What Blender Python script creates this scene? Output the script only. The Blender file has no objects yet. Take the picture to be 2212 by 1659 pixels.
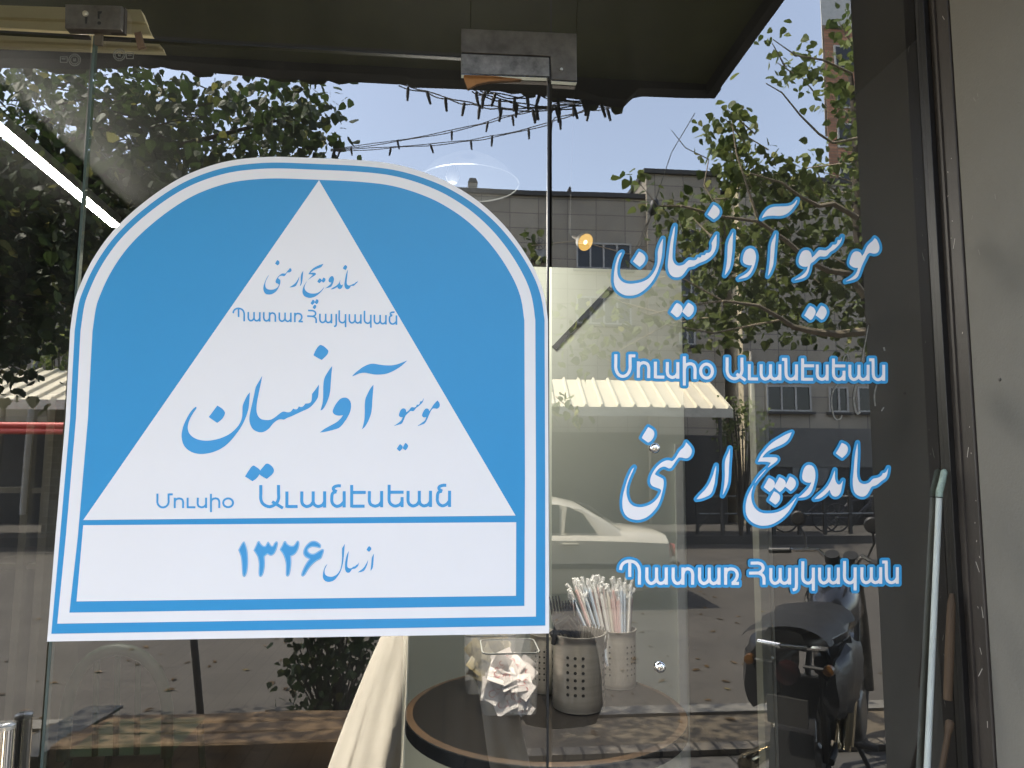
import bpy, math, random
import numpy as np
from mathutils import Vector, Matrix
from math import radians, sin, cos, pi

S = bpy.context.scene
COL = S.collection

# ------------------------------------------------------------------ camera
# P = pixel coordinates of a 2212 x 1659 copy of the photograph
FPX, YAW, PITCH, ROLL = 1550.0, radians(5.0307), radians(6.1297), radians(0.3704)
CAMD, CAMZ = 1.35, 1.64
_f = Vector((sin(YAW)*cos(PITCH), cos(YAW)*cos(PITCH), sin(PITCH)))
_r0 = Vector((cos(YAW), -sin(YAW), 0)); _u0 = _r0.cross(_f)
_r = _r0*cos(ROLL) + _u0*sin(ROLL); _u = _u0*cos(ROLL) - _r0*sin(ROLL)
cam = bpy.data.cameras.new('camera'); camo = bpy.data.objects.new('camera', cam); COL.objects.link(camo)
cam.sensor_width = 36; cam.lens = FPX/2212*36; cam.clip_start = 0.02; cam.clip_end = 900
M = Matrix((( _r.x, _u.x, -_f.x, 0), (_r.y, _u.y, -_f.y, -CAMD), (_r.z, _u.z, -_f.z, CAMZ), (0, 0, 0, 1)))
camo.matrix_world = M
S.camera = camo

# ------------------------------------------------------------------ light
SUN_EL, SUN_AZ = radians(54), radians(3)      # azimuth: from -x towards the street (-y)
EXPOSURE = 2.98
w = bpy.data.worlds.new('World'); S.world = w; w.use_nodes = True
nt = w.node_tree; bg = nt.nodes['Background']
sky = nt.nodes.new('ShaderNodeTexSky'); sky.sky_type = 'NISHITA'; sky.sun_disc = False
sky.sun_elevation = SUN_EL
sdir = Vector((-cos(SUN_AZ)*cos(SUN_EL), -sin(SUN_AZ)*cos(SUN_EL), sin(SUN_EL)))
sky.sun_rotation = math.atan2(sdir.x, sdir.y)
sky.dust_density = 1.7; sky.ozone_density = 1.0; sky.air_density = 1.0
hs = nt.nodes.new('ShaderNodeHueSaturation'); hs.inputs['Saturation'].default_value = 0.70
nt.links.new(sky.outputs[0], hs.inputs['Color']); nt.links.new(hs.outputs[0], bg.inputs[0]); bg.inputs[1].default_value = 0.15
sl = bpy.data.lights.new('sun', 'SUN'); sl.energy = 2.7; sl.angle = radians(0.5); sl.color = (1, 0.93, 0.80)
so = bpy.data.objects.new('sun', sl); COL.objects.link(so)
so.rotation_euler = (-sdir).to_track_quat('-Z', 'Y').to_euler(); so.location = sdir*30
S.view_settings.view_transform = 'Standard'; S.view_settings.look = 'None'
S.view_settings.exposure = EXPOSURE; S.view_settings.gamma = 1
try:
    S.cycles.use_denoising = True; S.cycles.use_adaptive_sampling = False
    S.cycles.max_bounces = 10; S.cycles.transparent_max_bounces = 16
    S.cycles.sample_clamp_indirect = 6.0; S.cycles.caustics_reflective = False; S.cycles.caustics_refractive = False
except Exception: pass

# ------------------------------------------------------------------ pixel <-> place
def ray(px, py):
    return _f + _r*((px-1106)/FPX) + _u*((829.5-py)/FPX)
def Dp(px, py, y=0.0):                 # seen through / on the glass, at depth y
    d = ray(px, py); t = (y+CAMD)/d.y
    return Vector((d.x*t, y, CAMZ+d.z*t))
def Dz(px, py, z):
    d = ray(px, py); t = (z-CAMZ)/d.z
    return Vector((d.x*t, d.y*t-CAMD, z))
def Rp(px, py, dm):                    # seen in the mirror of the glass, dm metres from the mirrored eye
    v = Dp(px, py, dm-CAMD); return Vector((v.x, -v.y, v.z))
def Rz(px, py, z):
    v = Dz(px, py, z); return Vector((v.x, -v.y, v.z))
def G(fx, fy, y=0.0):                  # full-size photo pixel on the glass
    return Dp(fx*0.8640625, fy*0.8640625, y)

# ------------------------------------------------------------------ materials
MATS = {}
def lin(c): return tuple(((v/12.92) if v <= 0.04045 else ((v+0.055)/1.055)**2.4) for v in c)
def mat(name, col, rough=0.6, metal=0.0, var=0.12, scale=8.0, bump=0.0, bscale=60.0, spec=0.5, col2=None, stretch=None, trans=0.0, coat=0.0):
    if name in MATS: return MATS[name]
    m = bpy.data.materials.new(name); m.use_nodes = True; t = m.node_tree; p = t.nodes['Principled BSDF']
    p.inputs['Roughness'].default_value = rough; p.inputs['Metallic'].default_value = metal
    p.inputs['Specular IOR Level'].default_value = spec
    if coat: p.inputs['Coat Weight'].default_value = coat; p.inputs['Coat Roughness'].default_value = 0.05
    tc = t.nodes.new('ShaderNodeTexCoord'); mp = t.nodes.new('ShaderNodeMapping')
    if stretch: mp.inputs['Scale'].default_value = stretch
    t.links.new(tc.outputs['Object'], mp.inputs[0])
    n = t.nodes.new('ShaderNodeTexNoise'); n.inputs['Scale'].default_value = scale; n.inputs['Detail'].default_value = 6
    n.inputs['Roughness'].default_value = 0.65
    t.links.new(mp.outputs[0], n.inputs[0])
    r = t.nodes.new('ShaderNodeValToRGB')
    c2 = col2 if col2 else tuple(min(1, v*(1+var)) for v in col); c1 = tuple(v*(1-var) for v in col) if not col2 else col
    r.color_ramp.elements[0].position = 0.3; r.color_ramp.elements[0].color = (*c1, 1)
    r.color_ramp.elements[1].position = 0.7; r.color_ramp.elements[1].color = (*c2, 1)
    t.links.new(n.outputs[0], r.inputs[0]); t.links.new(r.outputs[0], p.inputs['Base Color'])
    if bump:
        n2 = t.nodes.new('ShaderNodeTexNoise'); n2.inputs['Scale'].default_value = bscale; n2.inputs['Detail'].default_value = 8
        t.links.new(mp.outputs[0], n2.inputs[0])
        b = t.nodes.new('ShaderNodeBump'); b.inputs['Strength'].default_value = bump; b.inputs['Distance'].default_value = 0.01
        t.links.new(n2.outputs[0], b.inputs['Height']); t.links.new(b.outputs[0], p.inputs['Normal'])
    MATS[name] = m; return m

def glass_mat(name, refl, thru, tint=(0.93, 1.0, 0.95)):
    m = bpy.data.materials.new(name); m.use_nodes = True; t = m.node_tree; t.nodes.clear()
    o = t.nodes.new('ShaderNodeOutputMaterial'); mix = t.nodes.new('ShaderNodeMixShader'); mix.inputs[0].default_value = 0.5
    tr = t.nodes.new('ShaderNodeBsdfTransparent'); gl = t.nodes.new('ShaderNodeBsdfGlossy'); gl.inputs['Roughness'].default_value = 0.0
    tr.inputs[0].default_value = (*[min(1.0, 2*thru*c) for c in tint], 1)
    fr = t.nodes.new('ShaderNodeFresnel'); fr.inputs[0].default_value = 1.5
    mu = t.nodes.new('ShaderNodeMath'); mu.operation = 'MULTIPLY'; mu.inputs[1].default_value = 2*refl/0.04
    mn = t.nodes.new('ShaderNodeMath'); mn.operation = 'MINIMUM'; mn.inputs[1].default_value = 1.0
    t.links.new(fr.outputs[0], mu.inputs[0]); t.links.new(mu.outputs[0], mn.inputs[0])
    cb = t.nodes.new('ShaderNodeCombineColor')
    for k in range(3): t.links.new(mn.outputs[0], cb.inputs[k])
    t.links.new(cb.outputs[0], gl.inputs[0])
    # old tempered glass is never quite flat
    tc = t.nodes.new('ShaderNodeTexCoord'); n = t.nodes.new('ShaderNodeTexNoise'); n.inputs['Scale'].default_value = 2.2; n.inputs['Detail'].default_value = 1.0
    b = t.nodes.new('ShaderNodeBump'); b.inputs['Strength'].default_value = 0.10; b.inputs['Distance'].default_value = 0.004
    t.links.new(tc.outputs['Object'], n.inputs[0]); t.links.new(n.outputs[0], b.inputs['Height']); t.links.new(b.outputs[0], gl.inputs['Normal'])
    t.links.new(tr.outputs[0], mix.inputs[1]); t.links.new(gl.outputs[0], mix.inputs[2])
    # thin film of street dust, wiped in streaks
    mp = t.nodes.new('ShaderNodeMapping'); mp.inputs['Scale'].default_value = (9, 1, 1.6); mp.inputs['Rotation'].default_value = (0, 0.12, 0)
    nd = t.nodes.new('ShaderNodeTexNoise'); nd.inputs['Scale'].default_value = 1.4; nd.inputs['Detail'].default_value = 7; nd.inputs['Roughness'].default_value = .6
    mr = t.nodes.new('ShaderNodeMapRange'); mr.inputs['From Min'].default_value = .35; mr.inputs['From Max'].default_value = .75; mr.inputs['To Min'].default_value = .003; mr.inputs['To Max'].default_value = .026
    df = t.nodes.new('ShaderNodeBsdfDiffuse'); df.inputs[0].default_value = (.62, .58, .50, 1); m2 = t.nodes.new('ShaderNodeMixShader')
    t.links.new(tc.outputs['Object'], mp.inputs[0]); t.links.new(mp.outputs[0], nd.inputs[0]); t.links.new(nd.outputs[0], mr.inputs[0]); t.links.new(mr.outputs[0], m2.inputs[0])
    t.links.new(mix.outputs[0], m2.inputs[1]); t.links.new(df.outputs[0], m2.inputs[2]); t.links.new(m2.outputs[0], o.inputs[0])
    return m

def leaf_mat(name, c1, c2, c3):
    m = bpy.data.materials.new(name); m.use_nodes = True; t = m.node_tree; t.nodes.clear()
    o = t.nodes.new('ShaderNodeOutputMaterial'); g = t.nodes.new('ShaderNodeNewGeometry'); r = t.nodes.new('ShaderNodeValToRGB')
    r.color_ramp.elements[0].color = (*c1, 1); r.color_ramp.elements[1].color = (*c2, 1)
    e = r.color_ramp.elements.new(0.93); e.color = (*c2, 1); r.color_ramp.elements[-1].color = (*c3, 1); r.color_ramp.elements[-1].position = 0.97
    t.links.new(g.outputs['Random Per Island'], r.inputs[0])
    p = t.nodes.new('ShaderNodeBsdfPrincipled'); p.inputs['Roughness'].default_value = 0.55; p.inputs['Specular IOR Level'].default_value = 0.3
    tl = t.nodes.new('ShaderNodeBsdfTranslucent'); mx = t.nodes.new('ShaderNodeMixShader'); mx.inputs[0].default_value = 0.38
    t.links.new(r.outputs[0], p.inputs['Base Color']); t.links.new(r.outputs[0], tl.inputs[0])
    t.links.new(p.outputs[0], mx.inputs[1]); t.links.new(tl.outputs[0], mx.inputs[2]); t.links.new(mx.outputs[0], o.inputs[0])
    return m

def emit_mat(name, col, strength):
    m = bpy.data.materials.new(name); m.use_nodes = True; p = m.node_tree.nodes['Principled BSDF']
    p.inputs['Base Color'].default_value = (.01, .01, .01, 1); p.inputs['Specular IOR Level'].default_value = 0; p.inputs['Emission Color'].default_value = (*col, 1); p.inputs['Emission Strength'].default_value = strength
    return m

def brick_mat(name, col, mortar, bw, bh, ms, rough=0.8, var=0.25, offset=0.0, axis='XZ'):
    m = bpy.data.materials.new(name); m.use_nodes = True; t = m.node_tree; p = t.nodes['Principled BSDF']; p.inputs['Roughness'].default_value = rough
    tc = t.nodes.new('ShaderNodeTexCoord'); sp = t.nodes.new('ShaderNodeSeparateXYZ'); cb = t.nodes.new('ShaderNodeCombineXYZ')
    t.links.new(tc.outputs['Object'], sp.inputs[0])
    t.links.new(sp.outputs[axis[0]], cb.inputs[0]); t.links.new(sp.outputs[axis[1]], cb.inputs[1])
    b = t.nodes.new('ShaderNodeTexBrick'); b.offset = offset
    b.inputs['Scale'].default_value = 1.0; b.inputs['Brick Width'].default_value = bw; b.inputs['Row Height'].default_value = bh
    b.inputs['Mortar Size'].default_value = ms; b.inputs['Color1'].default_value = (*[v*(1-var) for v in col], 1); b.inputs['Color2'].default_value = (*[v*(1+var) for v in col], 1)
    b.inputs['Mortar'].default_value = (*mortar, 1)
    t.links.new(cb.outputs[0], b.inputs[0])
    n = t.nodes.new('ShaderNodeTexNoise'); n.inputs['Scale'].default_value = 1.3; n.inputs['Detail'].default_value = 8
    t.links.new(tc.outputs['Object'], n.inputs[0])
    mx = t.nodes.new('ShaderNodeMix'); mx.data_type = 'RGBA'; mx.blend_type = 'MULTIPLY'; mx.inputs[0].default_value = 0.5
    t.links.new(b.outputs['Color'], mx.inputs[6]); t.links.new(n.outputs[0], mx.inputs[7]); t.links.new(mx.outputs[2], p.inputs['Base Color'])
    return m

# ------------------------------------------------------------------ mesh builder
class MB:
    def __init__(s): s.v = []; s.f = []; s.mi = []; s.m = 0
    def add(s, vs, fs):
        b = len(s.v); s.v += [tuple(x) for x in vs]; s.f += [tuple(i+b for i in f) for f in fs]; s.mi += [s.m]*len(fs); return s
    def box(s, lo, hi, R=None, c=None):
        lo = Vector(lo); hi = Vector(hi)
        vs = [Vector((x, y, z)) for x in (lo.x, hi.x) for y in (lo.y, hi.y) for z in (lo.z, hi.z)]
        if R is not None:
            c = Vector(c) if c is not None else (lo+hi)/2
            vs = [R @ (v-c) + c for v in vs]
        return s.add(vs, [(0,1,3,2),(4,6,7,5),(0,4,5,1),(2,3,7,6),(0,2,6,4),(1,5,7,3)])
    def quad(s, a, b, c, d): return s.add([a, b, c, d], [(0,1,2,3)])
    def tube(s, pts, rad, n=8, cap=True, flat=1.0):
        pts = [Vector(p) for p in pts]; k = len(pts)
        rs = rad if isinstance(rad, (list, tuple)) else [rad]*k
        vs = []; prev = None
        for i, p in enumerate(pts):
            t = (pts[min(i+1, k-1)] - pts[max(i-1, 0)]).normalized()
            if prev is None:
                a = Vector((0,0,1)) if abs(t.z) < 0.9 else Vector((1,0,0)); u = t.cross(a).normalized()
            else:
                u = (prev - t*prev.dot(t)).normalized()
            prev = u; v = t.cross(u)
            for j in range(n):
                q = 2*pi*j/n; vs.append(p + (u*cos(q)+v*sin(q)*flat)*rs[i])
        fs = [(i*n+j, i*n+(j+1)%n, (i+1)*n+(j+1)%n, (i+1)*n+j) for i in range(k-1) for j in range(n)]
        if cap: fs += [tuple(range(n-1, -1, -1)), tuple((k-1)*n+j for j in range(n))]
        return s.add(vs, fs)
    def lathe(s, prof, c=(0,0,0), n=24, axis=None, cap=True):
        c = Vector(c); ax = Vector(axis).normalized() if axis is not None else Vector((0,0,1))
        q = Vector((0,0,1)).rotation_difference(ax)
        vs = [c + q @ Vector((r*cos(2*pi*j/n), r*sin(2*pi*j/n), z)) for r, z in prof for j in range(n)]
        k = len(prof)
        fs = [(i*n+j, i*n+(j+1)%n, (i+1)*n+(j+1)%n, (i+1)*n+j) for i in range(k-1) for j in range(n)]
        if cap: fs += [tuple(range(n-1, -1, -1)), tuple((k-1)*n+j for j in range(n))]
        return s.add(vs, fs)
    def prism(s, poly, off):             # polygon (list of 3-D points) pushed along off
        off = Vector(off); a = [Vector(p) for p in poly]; n = len(a)
        fs = [tuple(range(n)), tuple(range(2*n-1, n-1, -1))] + [(i, n+i, n+(i+1)%n, (i+1)%n) for i in range(n)]
        return s.add(a + [p+off for p in a], fs)
    def grid(s, rows, closed=False):
        n = len(rows[0]); k = len(rows)
        fs = [(i*n+j, i*n+(j+1)%n, (i+1)*n+(j+1)%n, (i+1)*n+j) for i in range(k-1) for j in range(n if closed else n-1)]
        return s.add([p for r in rows for p in r], fs)
    def build(s, name, mats, parent=None, smooth=False, bevel=0.0):
        me = bpy.data.meshes.new(name); me.from_pydata(s.v, [], s.f)
        for m in (mats if isinstance(mats, (list, tuple)) else [mats]): me.materials.append(m)
        if any(s.mi): me.polygons.foreach_set('material_index', s.mi)
        if smooth:
            me.polygons.foreach_set('use_smooth', [True]*len(me.polygons))
            try: me.set_sharp_from_angle(angle=radians(40))
            except Exception: pass
        me.update(); o = bpy.data.objects.new(name, me); COL.objects.link(o)
        if bevel:
            b = o.modifiers.new('bevel', 'BEVEL'); b.width = bevel; b.segments = 2; b.limit_method = 'ANGLE'
        if parent is not None:
            o.parent = parent; o.matrix_parent_inverse = parent.matrix_world.inverted()
        return o

def tag(o, label=None, cat=None, group=None, kind=None):
    if label: o['label'] = label
    if cat: o['category'] = cat
    if group: o['group'] = group
    if kind: o['kind'] = kind
    return o
def thing(name, loc, label, cat, group=None):
    o = bpy.data.objects.new(name, None); COL.objects.link(o); o.empty_display_size = 0.05
    o.location = loc; o.matrix_world = Matrix.Translation(Vector(loc)); bpy.context.view_layer.update()
    return tag(o, label, cat, group)
def struct(o): o['kind'] = 'structure'; return o
def copy_tree(o, parent=None, delta=None):
    c = o.copy(); COL.objects.link(c)
    if parent is not None: c.parent = parent; c.matrix_parent_inverse = o.matrix_parent_inverse.copy()
    for ch in list(o.children): copy_tree(ch, c)
    return c
def rotz(a): return Matrix.Rotation(a, 3, 'Z')
def rotx(a): return Matrix.Rotation(a, 3, 'X')
def roty(a): return Matrix.Rotation(a, 3, 'Y')

# ------------------------------------------------------------------ traced outlines -> flat lettering
def parse(txt):
    out = []
    for tok in txt.split():
        c = tok.endswith('*'); x, y = tok.rstrip('*').split(','); out.append((float(x), float(y), c))
    return out
def smooth_loop(pts, sub=6):
    n = len(pts); P = [np.array(p[:2]) for p in pts]; C = [p[2] for p in pts]; out = []
    for i in range(n):
        a, b = P[i], P[(i+1) % n]
        p0 = P[(i-1) % n] if not C[i] else a - (b-a)*0.3
        p3 = P[(i+2) % n] if not C[(i+1) % n] else b + (b-a)*0.3
        l = np.linalg.norm(b-a)
        m1 = (b-p0); m2 = (p3-a)
        m1 = m1/max(np.linalg.norm(m1), 1e-9)*l; m2 = m2/max(np.linalg.norm(m2), 1e-9)*l
        for k in range(sub):
            t = k/sub; h = (2*t**3-3*t**2+1, t**3-2*t**2+t, -2*t**3+3*t**2, t**3-t**2)
            out.append(h[0]*a+h[1]*m1+h[2]*b+h[3]*m2)
    return np.array(out)
def outline(txt, org, sc):
    return smooth_loop(parse(txt))*sc + np.array(org)
def sdf(polys, step, margin):
    """union of polygons as a signed distance grid (negative inside)"""
    allp = np.concatenate(polys); lo = allp.min(0)-margin; hi = allp.max(0)+margin
    nx, ny = (np.ceil((hi-lo)/step).astype(int)+1); D = np.full((ny, nx), 1e3)
    for p in polys:
        a0 = np.maximum(np.floor((p.min(0)-margin-lo)/step).astype(int), 0); a1 = np.minimum(np.ceil((p.max(0)+margin-lo)/step).astype(int)+1, (nx, ny))
        X, Y = np.meshgrid(lo[0]+step*np.arange(a0[0], a1[0]), lo[1]+step*np.arange(a0[1], a1[1])); Q = np.stack([X.ravel(), Y.ravel()], 1)
        A = p; B = np.roll(p, -1, 0); d = np.full(len(Q), 1e9); ins = np.zeros(len(Q), int)
        for a, b in zip(A, B):
            e = b-a; L = e@e
            if L < 1e-12: continue
            r = Q-a; t = np.clip((r@e)/L, 0, 1); q = r-t[:, None]*e; d = np.minimum(d, (q*q).sum(1))
            up = (a[1] <= Q[:, 1]) & (b[1] > Q[:, 1]); dn = (b[1] <= Q[:, 1]) & (a[1] > Q[:, 1]); cr = e[0]*r[:, 1]-e[1]*r[:, 0]
            ins += (up & (cr > 0)).astype(int) - (dn & (cr < 0)).astype(int)
        d = np.sqrt(d)*np.where(ins != 0, -1, 1)
        sl = D[a0[1]:a1[1], a0[0]:a1[0]]; np.minimum(sl, d.reshape(sl.shape), out=sl)
    return D, lo
def contour(D, lo, step, iso):
    V = D-iso; V = np.where(np.abs(V) < 1e-9, 1e-9, V); ny, nx = V.shape; nxt = {}
    inside = V < 0; act = np.zeros((ny-1, nx-1), int)
    for k, (dy, dx) in enumerate(((0,0),(0,1),(1,1),(1,0))): act |= inside[dy:ny-1+dy, dx:nx-1+dx].astype(int) << k
    def pt(key):
        y, x, h = key
        if h: t = V[y, x]/(V[y, x]-V[y, x+1]); return (lo[0]+step*(x+t), lo[1]+step*y)
        t = V[y, x]/(V[y, x]-V[y+1, x]); return (lo[0]+step*x, lo[1]+step*(y+t))
    T = {1:((3,0),),2:((0,1),),3:((3,1),),4:((1,2),),5:((3,0),(1,2)),6:((0,2),),7:((3,2),),8:((2,3),),9:((2,0),),10:((0,1),(2,3)),11:((2,1),),12:((1,3),),13:((1,0),),14:((0,3),)}
    ys, xs = np.nonzero((act > 0) & (act < 15))
    for y, x in zip(ys.tolist(), xs.tolist()):
        ed = ((y, x, 1), (y, x+1, 0), (y+1, x, 1), (y, x, 0))
        for a, b in T[act[y, x]]: nxt[ed[a]] = ed[b]
    loops = []
    while nxt:
        k0 = next(iter(nxt)); k = k0; L = []
        while k in nxt: L.append(pt(k)); k = nxt.pop(k)
        if len(L) > 5: loops.append(np.array(L))
    return loops
def simplify(L, tol):
    keep = np.ones(len(L), bool)
    for _ in range(3):
        idx = np.nonzero(keep)[0]
        if len(idx) < 8: break
        for j in range(1, len(idx)-1, 2):
            a, b, c = L[idx[j-1]], L[idx[j]], L[idx[j+1]]
            e = c-a; n = np.linalg.norm(e)
            if n < 1e-9 or (abs(e[0]*(b-a)[1]-e[1]*(b-a)[0])/n < tol and n < 12): keep[idx[j]] = False
    return L[keep]
def flat_fill(name, loops, y, m, parent):
    cu = bpy.data.curves.new('tmp', 'CURVE'); cu.dimensions = '2D'; cu.fill_mode = 'BOTH'
    for L in loops:
        s = cu.splines.new('POLY'); s.points.add(len(L)-1); s.use_cyclic_u = True
        for q, (x, yy) in zip(s.points, L): q.co = (x*0.01, -yy*0.01, 0, 1)
    ob = bpy.data.objects.new('tmp', cu); COL.objects.link(ob); bpy.context.view_layer.update()
    dg = bpy.context.evaluated_depsgraph_get(); me = bpy.data.meshes.new_from_object(ob.evaluated_get(dg))
    bpy.data.objects.remove(ob); bpy.data.curves.remove(cu)
    me.name = name
    for v in me.vertices: v.co = G(v.co.x*100, -v.co.y*100, y)
    me.materials.clear(); me.materials.append(m); me.update()
    # all faces towards the street
    if sum(p.normal.y for p in me.polygons) > 0: me.flip_normals()
    o = bpy.data.objects.new(name, me); COL.objects.link(o)
    if parent is not None: o.parent = parent; o.matrix_parent_inverse = parent.matrix_world.inverted()
    return o
def word(name, polys, parent, y, m_fill, m_out=None, r=0.0, step=0.8):
    D, lo = sdf(polys, step, r+3)
    o = flat_fill(name, [simplify(L, 0.04) for L in contour(D, lo, step, 0.0)], y, m_fill, parent)
    if m_out is not None:
        flat_fill('outline', [simplify(L, 0.04) for L in contour(D, lo, step, r)], y+0.0006, m_out, o)
    return o
def stroke(pts, wd):
    p = np.array(pts, float); out_l = []; out_r = []
    for i in range(len(p)):
        if i == 0: t = p[1]-p[0]; k = 1
        elif i == len(p)-1: t = p[-1]-p[-2]; k = 1
        else:
            a = p[i]-p[i-1]; b = p[i+1]-p[i]; a = a/np.linalg.norm(a); b = b/np.linalg.norm(b); t = a+b; k = min(2.0, 1/max(0.3, np.linalg.norm(t)/2))
        t = t/np.linalg.norm(t); n = np.array((-t[1], t[0]))*wd/2*k
        out_l.append(p[i]+n); out_r.append(p[i]-n)
    return np.array(out_l + out_r[::-1])
def dense(pts):                        # round the joints of a letter stroke
    if len(pts) < 4: return np.array(pts, float)
    P = [(x, y, 0) for x, y in pts]; out = []
    n = len(P); A = [np.array(p[:2]) for p in P]
    for i in range(n-1):
        a, b = A[i], A[i+1]; p0 = A[i-1] if i else a; p3 = A[i+2] if i+2 < n else b; l = np.linalg.norm(b-a)
        m1 = b-p0; m2 = p3-a; m1 = m1/np.linalg.norm(m1)*l; m2 = m2/np.linalg.norm(m2)*l
        for k in range(4):
            t = k/4; out.append((2*t**3-3*t**2+1)*a+(t**3-2*t**2+t)*m1+(3*t**2-2*t**3)*b+(t**3-t**2)*m2)
    out.append(A[-1]); return np.array(out)
ARM = {
 'ա': [[(0,1),(0,.7),(0,.38),(.06,.19),(.2,.08),(.3,.08),(.45,.16),(.565,.36)],[(.565,1),(.565,.38)],[(.565,.5),(.565,.38),(.62,.19),(.76,.08),(.86,.08),(1.02,.16),(1.13,.36)],[(1.13,1),(1.13,0)]],
 'ս': [[(0,1),(0,.7),(0,.38),(.07,.18),(.25,.08),(.35,.08),(.52,.17),(.63,.36)],[(.63,1),(.63,0)]],
 'ո': [[(0,1),(0,0)],[(0,.6),(.08,.82),(.27,.92),(.38,.92),(.55,.84),(.63,.62),(.63,.3),(.63,0)]],
 'ւ': [[(0,1),(0,0)],[(0,.075),(.54,.075)]],
 'ի': [[(0,1.37),(0,-.4)],[(0,.6),(.1,.83),(.3,.92),(.42,.92),(.57,.84),(.65,.62),(.65,.3),(.65,0)]],
 'օ': [[(.36+.36*math.cos(a*pi/10), .5+.42*math.sin(a*pi/10)) for a in range(0, 12)],[(.36+.36*math.cos(a*pi/10), .5+.42*math.sin(a*pi/10)) for a in range(10, 22)]],
 'Մ': [[(0,1.4),(0,.9),(0,.55),(.1,.26),(.3,.09),(.54,.09),(.75,.26),(.86,.55),(.86,.9),(.86,1.4)],[(.86,1.325),(1.18,1.325)]],
 'Ա': [[(0,1.4),(0,.9),(0,.55),(.1,.26),(.33,.09),(.53,.09),(.76,.26),(.88,.55),(.88,.9),(.88,1.4)],[(.56,.38),(1.1,-.02)]],
 'ն': [[(-.24,1.31),(.085,1.31)],[(0,1.31),(.01,.9),(.02,.4),(.08,.2),(.25,.08),(.38,.08),(.55,.17),(.67,.37)],[(.67,1),(.67,0)]],
 'Ն': [[(.54,1.33),(.34,1.33),(.14,1.26),(.09,1.15),(.18,1.03),(.3,.97)],[(.27,.96),(.1,.92),(.02,.8),(0,.6),(0,.4),(.08,.2),(.25,.08),(.38,.08),(.56,.17),(.74,.37)],[(.74,1),(.74,0)]],
 'է': [[(0,1.38),(0,0)],[(0,.92),(.72,.92)],[(0,.075),(.66,.075)]],
 'ե': [[(0,1.38),(0,.9),(0,.4),(.08,.2),(.25,.08),(.38,.08),(.55,.17),(.66,.37)],[(0,.92),(.74,.92)],[(.66,.62),(.66,0)]],
 'Պ': [[(0,.85),(.05,1.08),(.2,1.27),(.42,1.36),(.62,1.36),(.87,1.27),(1.04,1.05),(1.1,.8),(1.1,.4),(1.1,0)],[(.54,1.36),(.54,.45)]],
 'տ': [[(0,1),(0,.7),(0,.38),(.07,.18),(.2,.08),(.3,.08),(.45,.16),(.565,.36)],[(.565,1),(.565,0)],[(.565,.62),(.65,.84),(.8,.92),(.9,.92),(1.05,.84),(1.13,.62),(1.13,.3),(1.13,0)]],
 'ռ': [[(0,1),(0,0)],[(0,.6),(.08,.83),(.25,.92),(.37,.92),(.56,.86),(.69,.65),(.66,.4),(.53,.2),(.4,.08)],[(.36,.08),(.8,.08)]],
 'Հ': [[(.09,1.3),(.35,1.3),(.55,1.3),(.75,1.22),(.85,1.03),(.78,.83),(.58,.7)],[(0,.7),(.3,.7),(.58,.69),(.8,.58),(.89,.4),(.9,.2),(.9,0)]],
 'յ': [[(.22,1),(.22,.4),(.22,-.08),(.17,-.27),(0,-.33)]],
 'կ': [[(0,1.39),(0,.9),(0,.4),(.07,.2),(.25,.08),(.38,.08),(.52,.17),(.63,.38)],[(.63,1),(.63,-.39)]],
}
def arm(spec, base, sy, wd):
    """spec: [(letter, x, sx)], base: function x -> baseline y (photo pixels)"""
    out = []
    for ch, x0, sx in spec:
        for st in ARM[ch]:
            q = dense(st); X = x0+q[:, 0]*sx
            out.append(stroke(np.stack([X, np.array([base(a) for a in X])-q[:, 1]*sy], 1), wd))
    return out
def lerp(pts): xs, ys = zip(*pts); return lambda x: float(np.interp(x, xs, ys))

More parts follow.
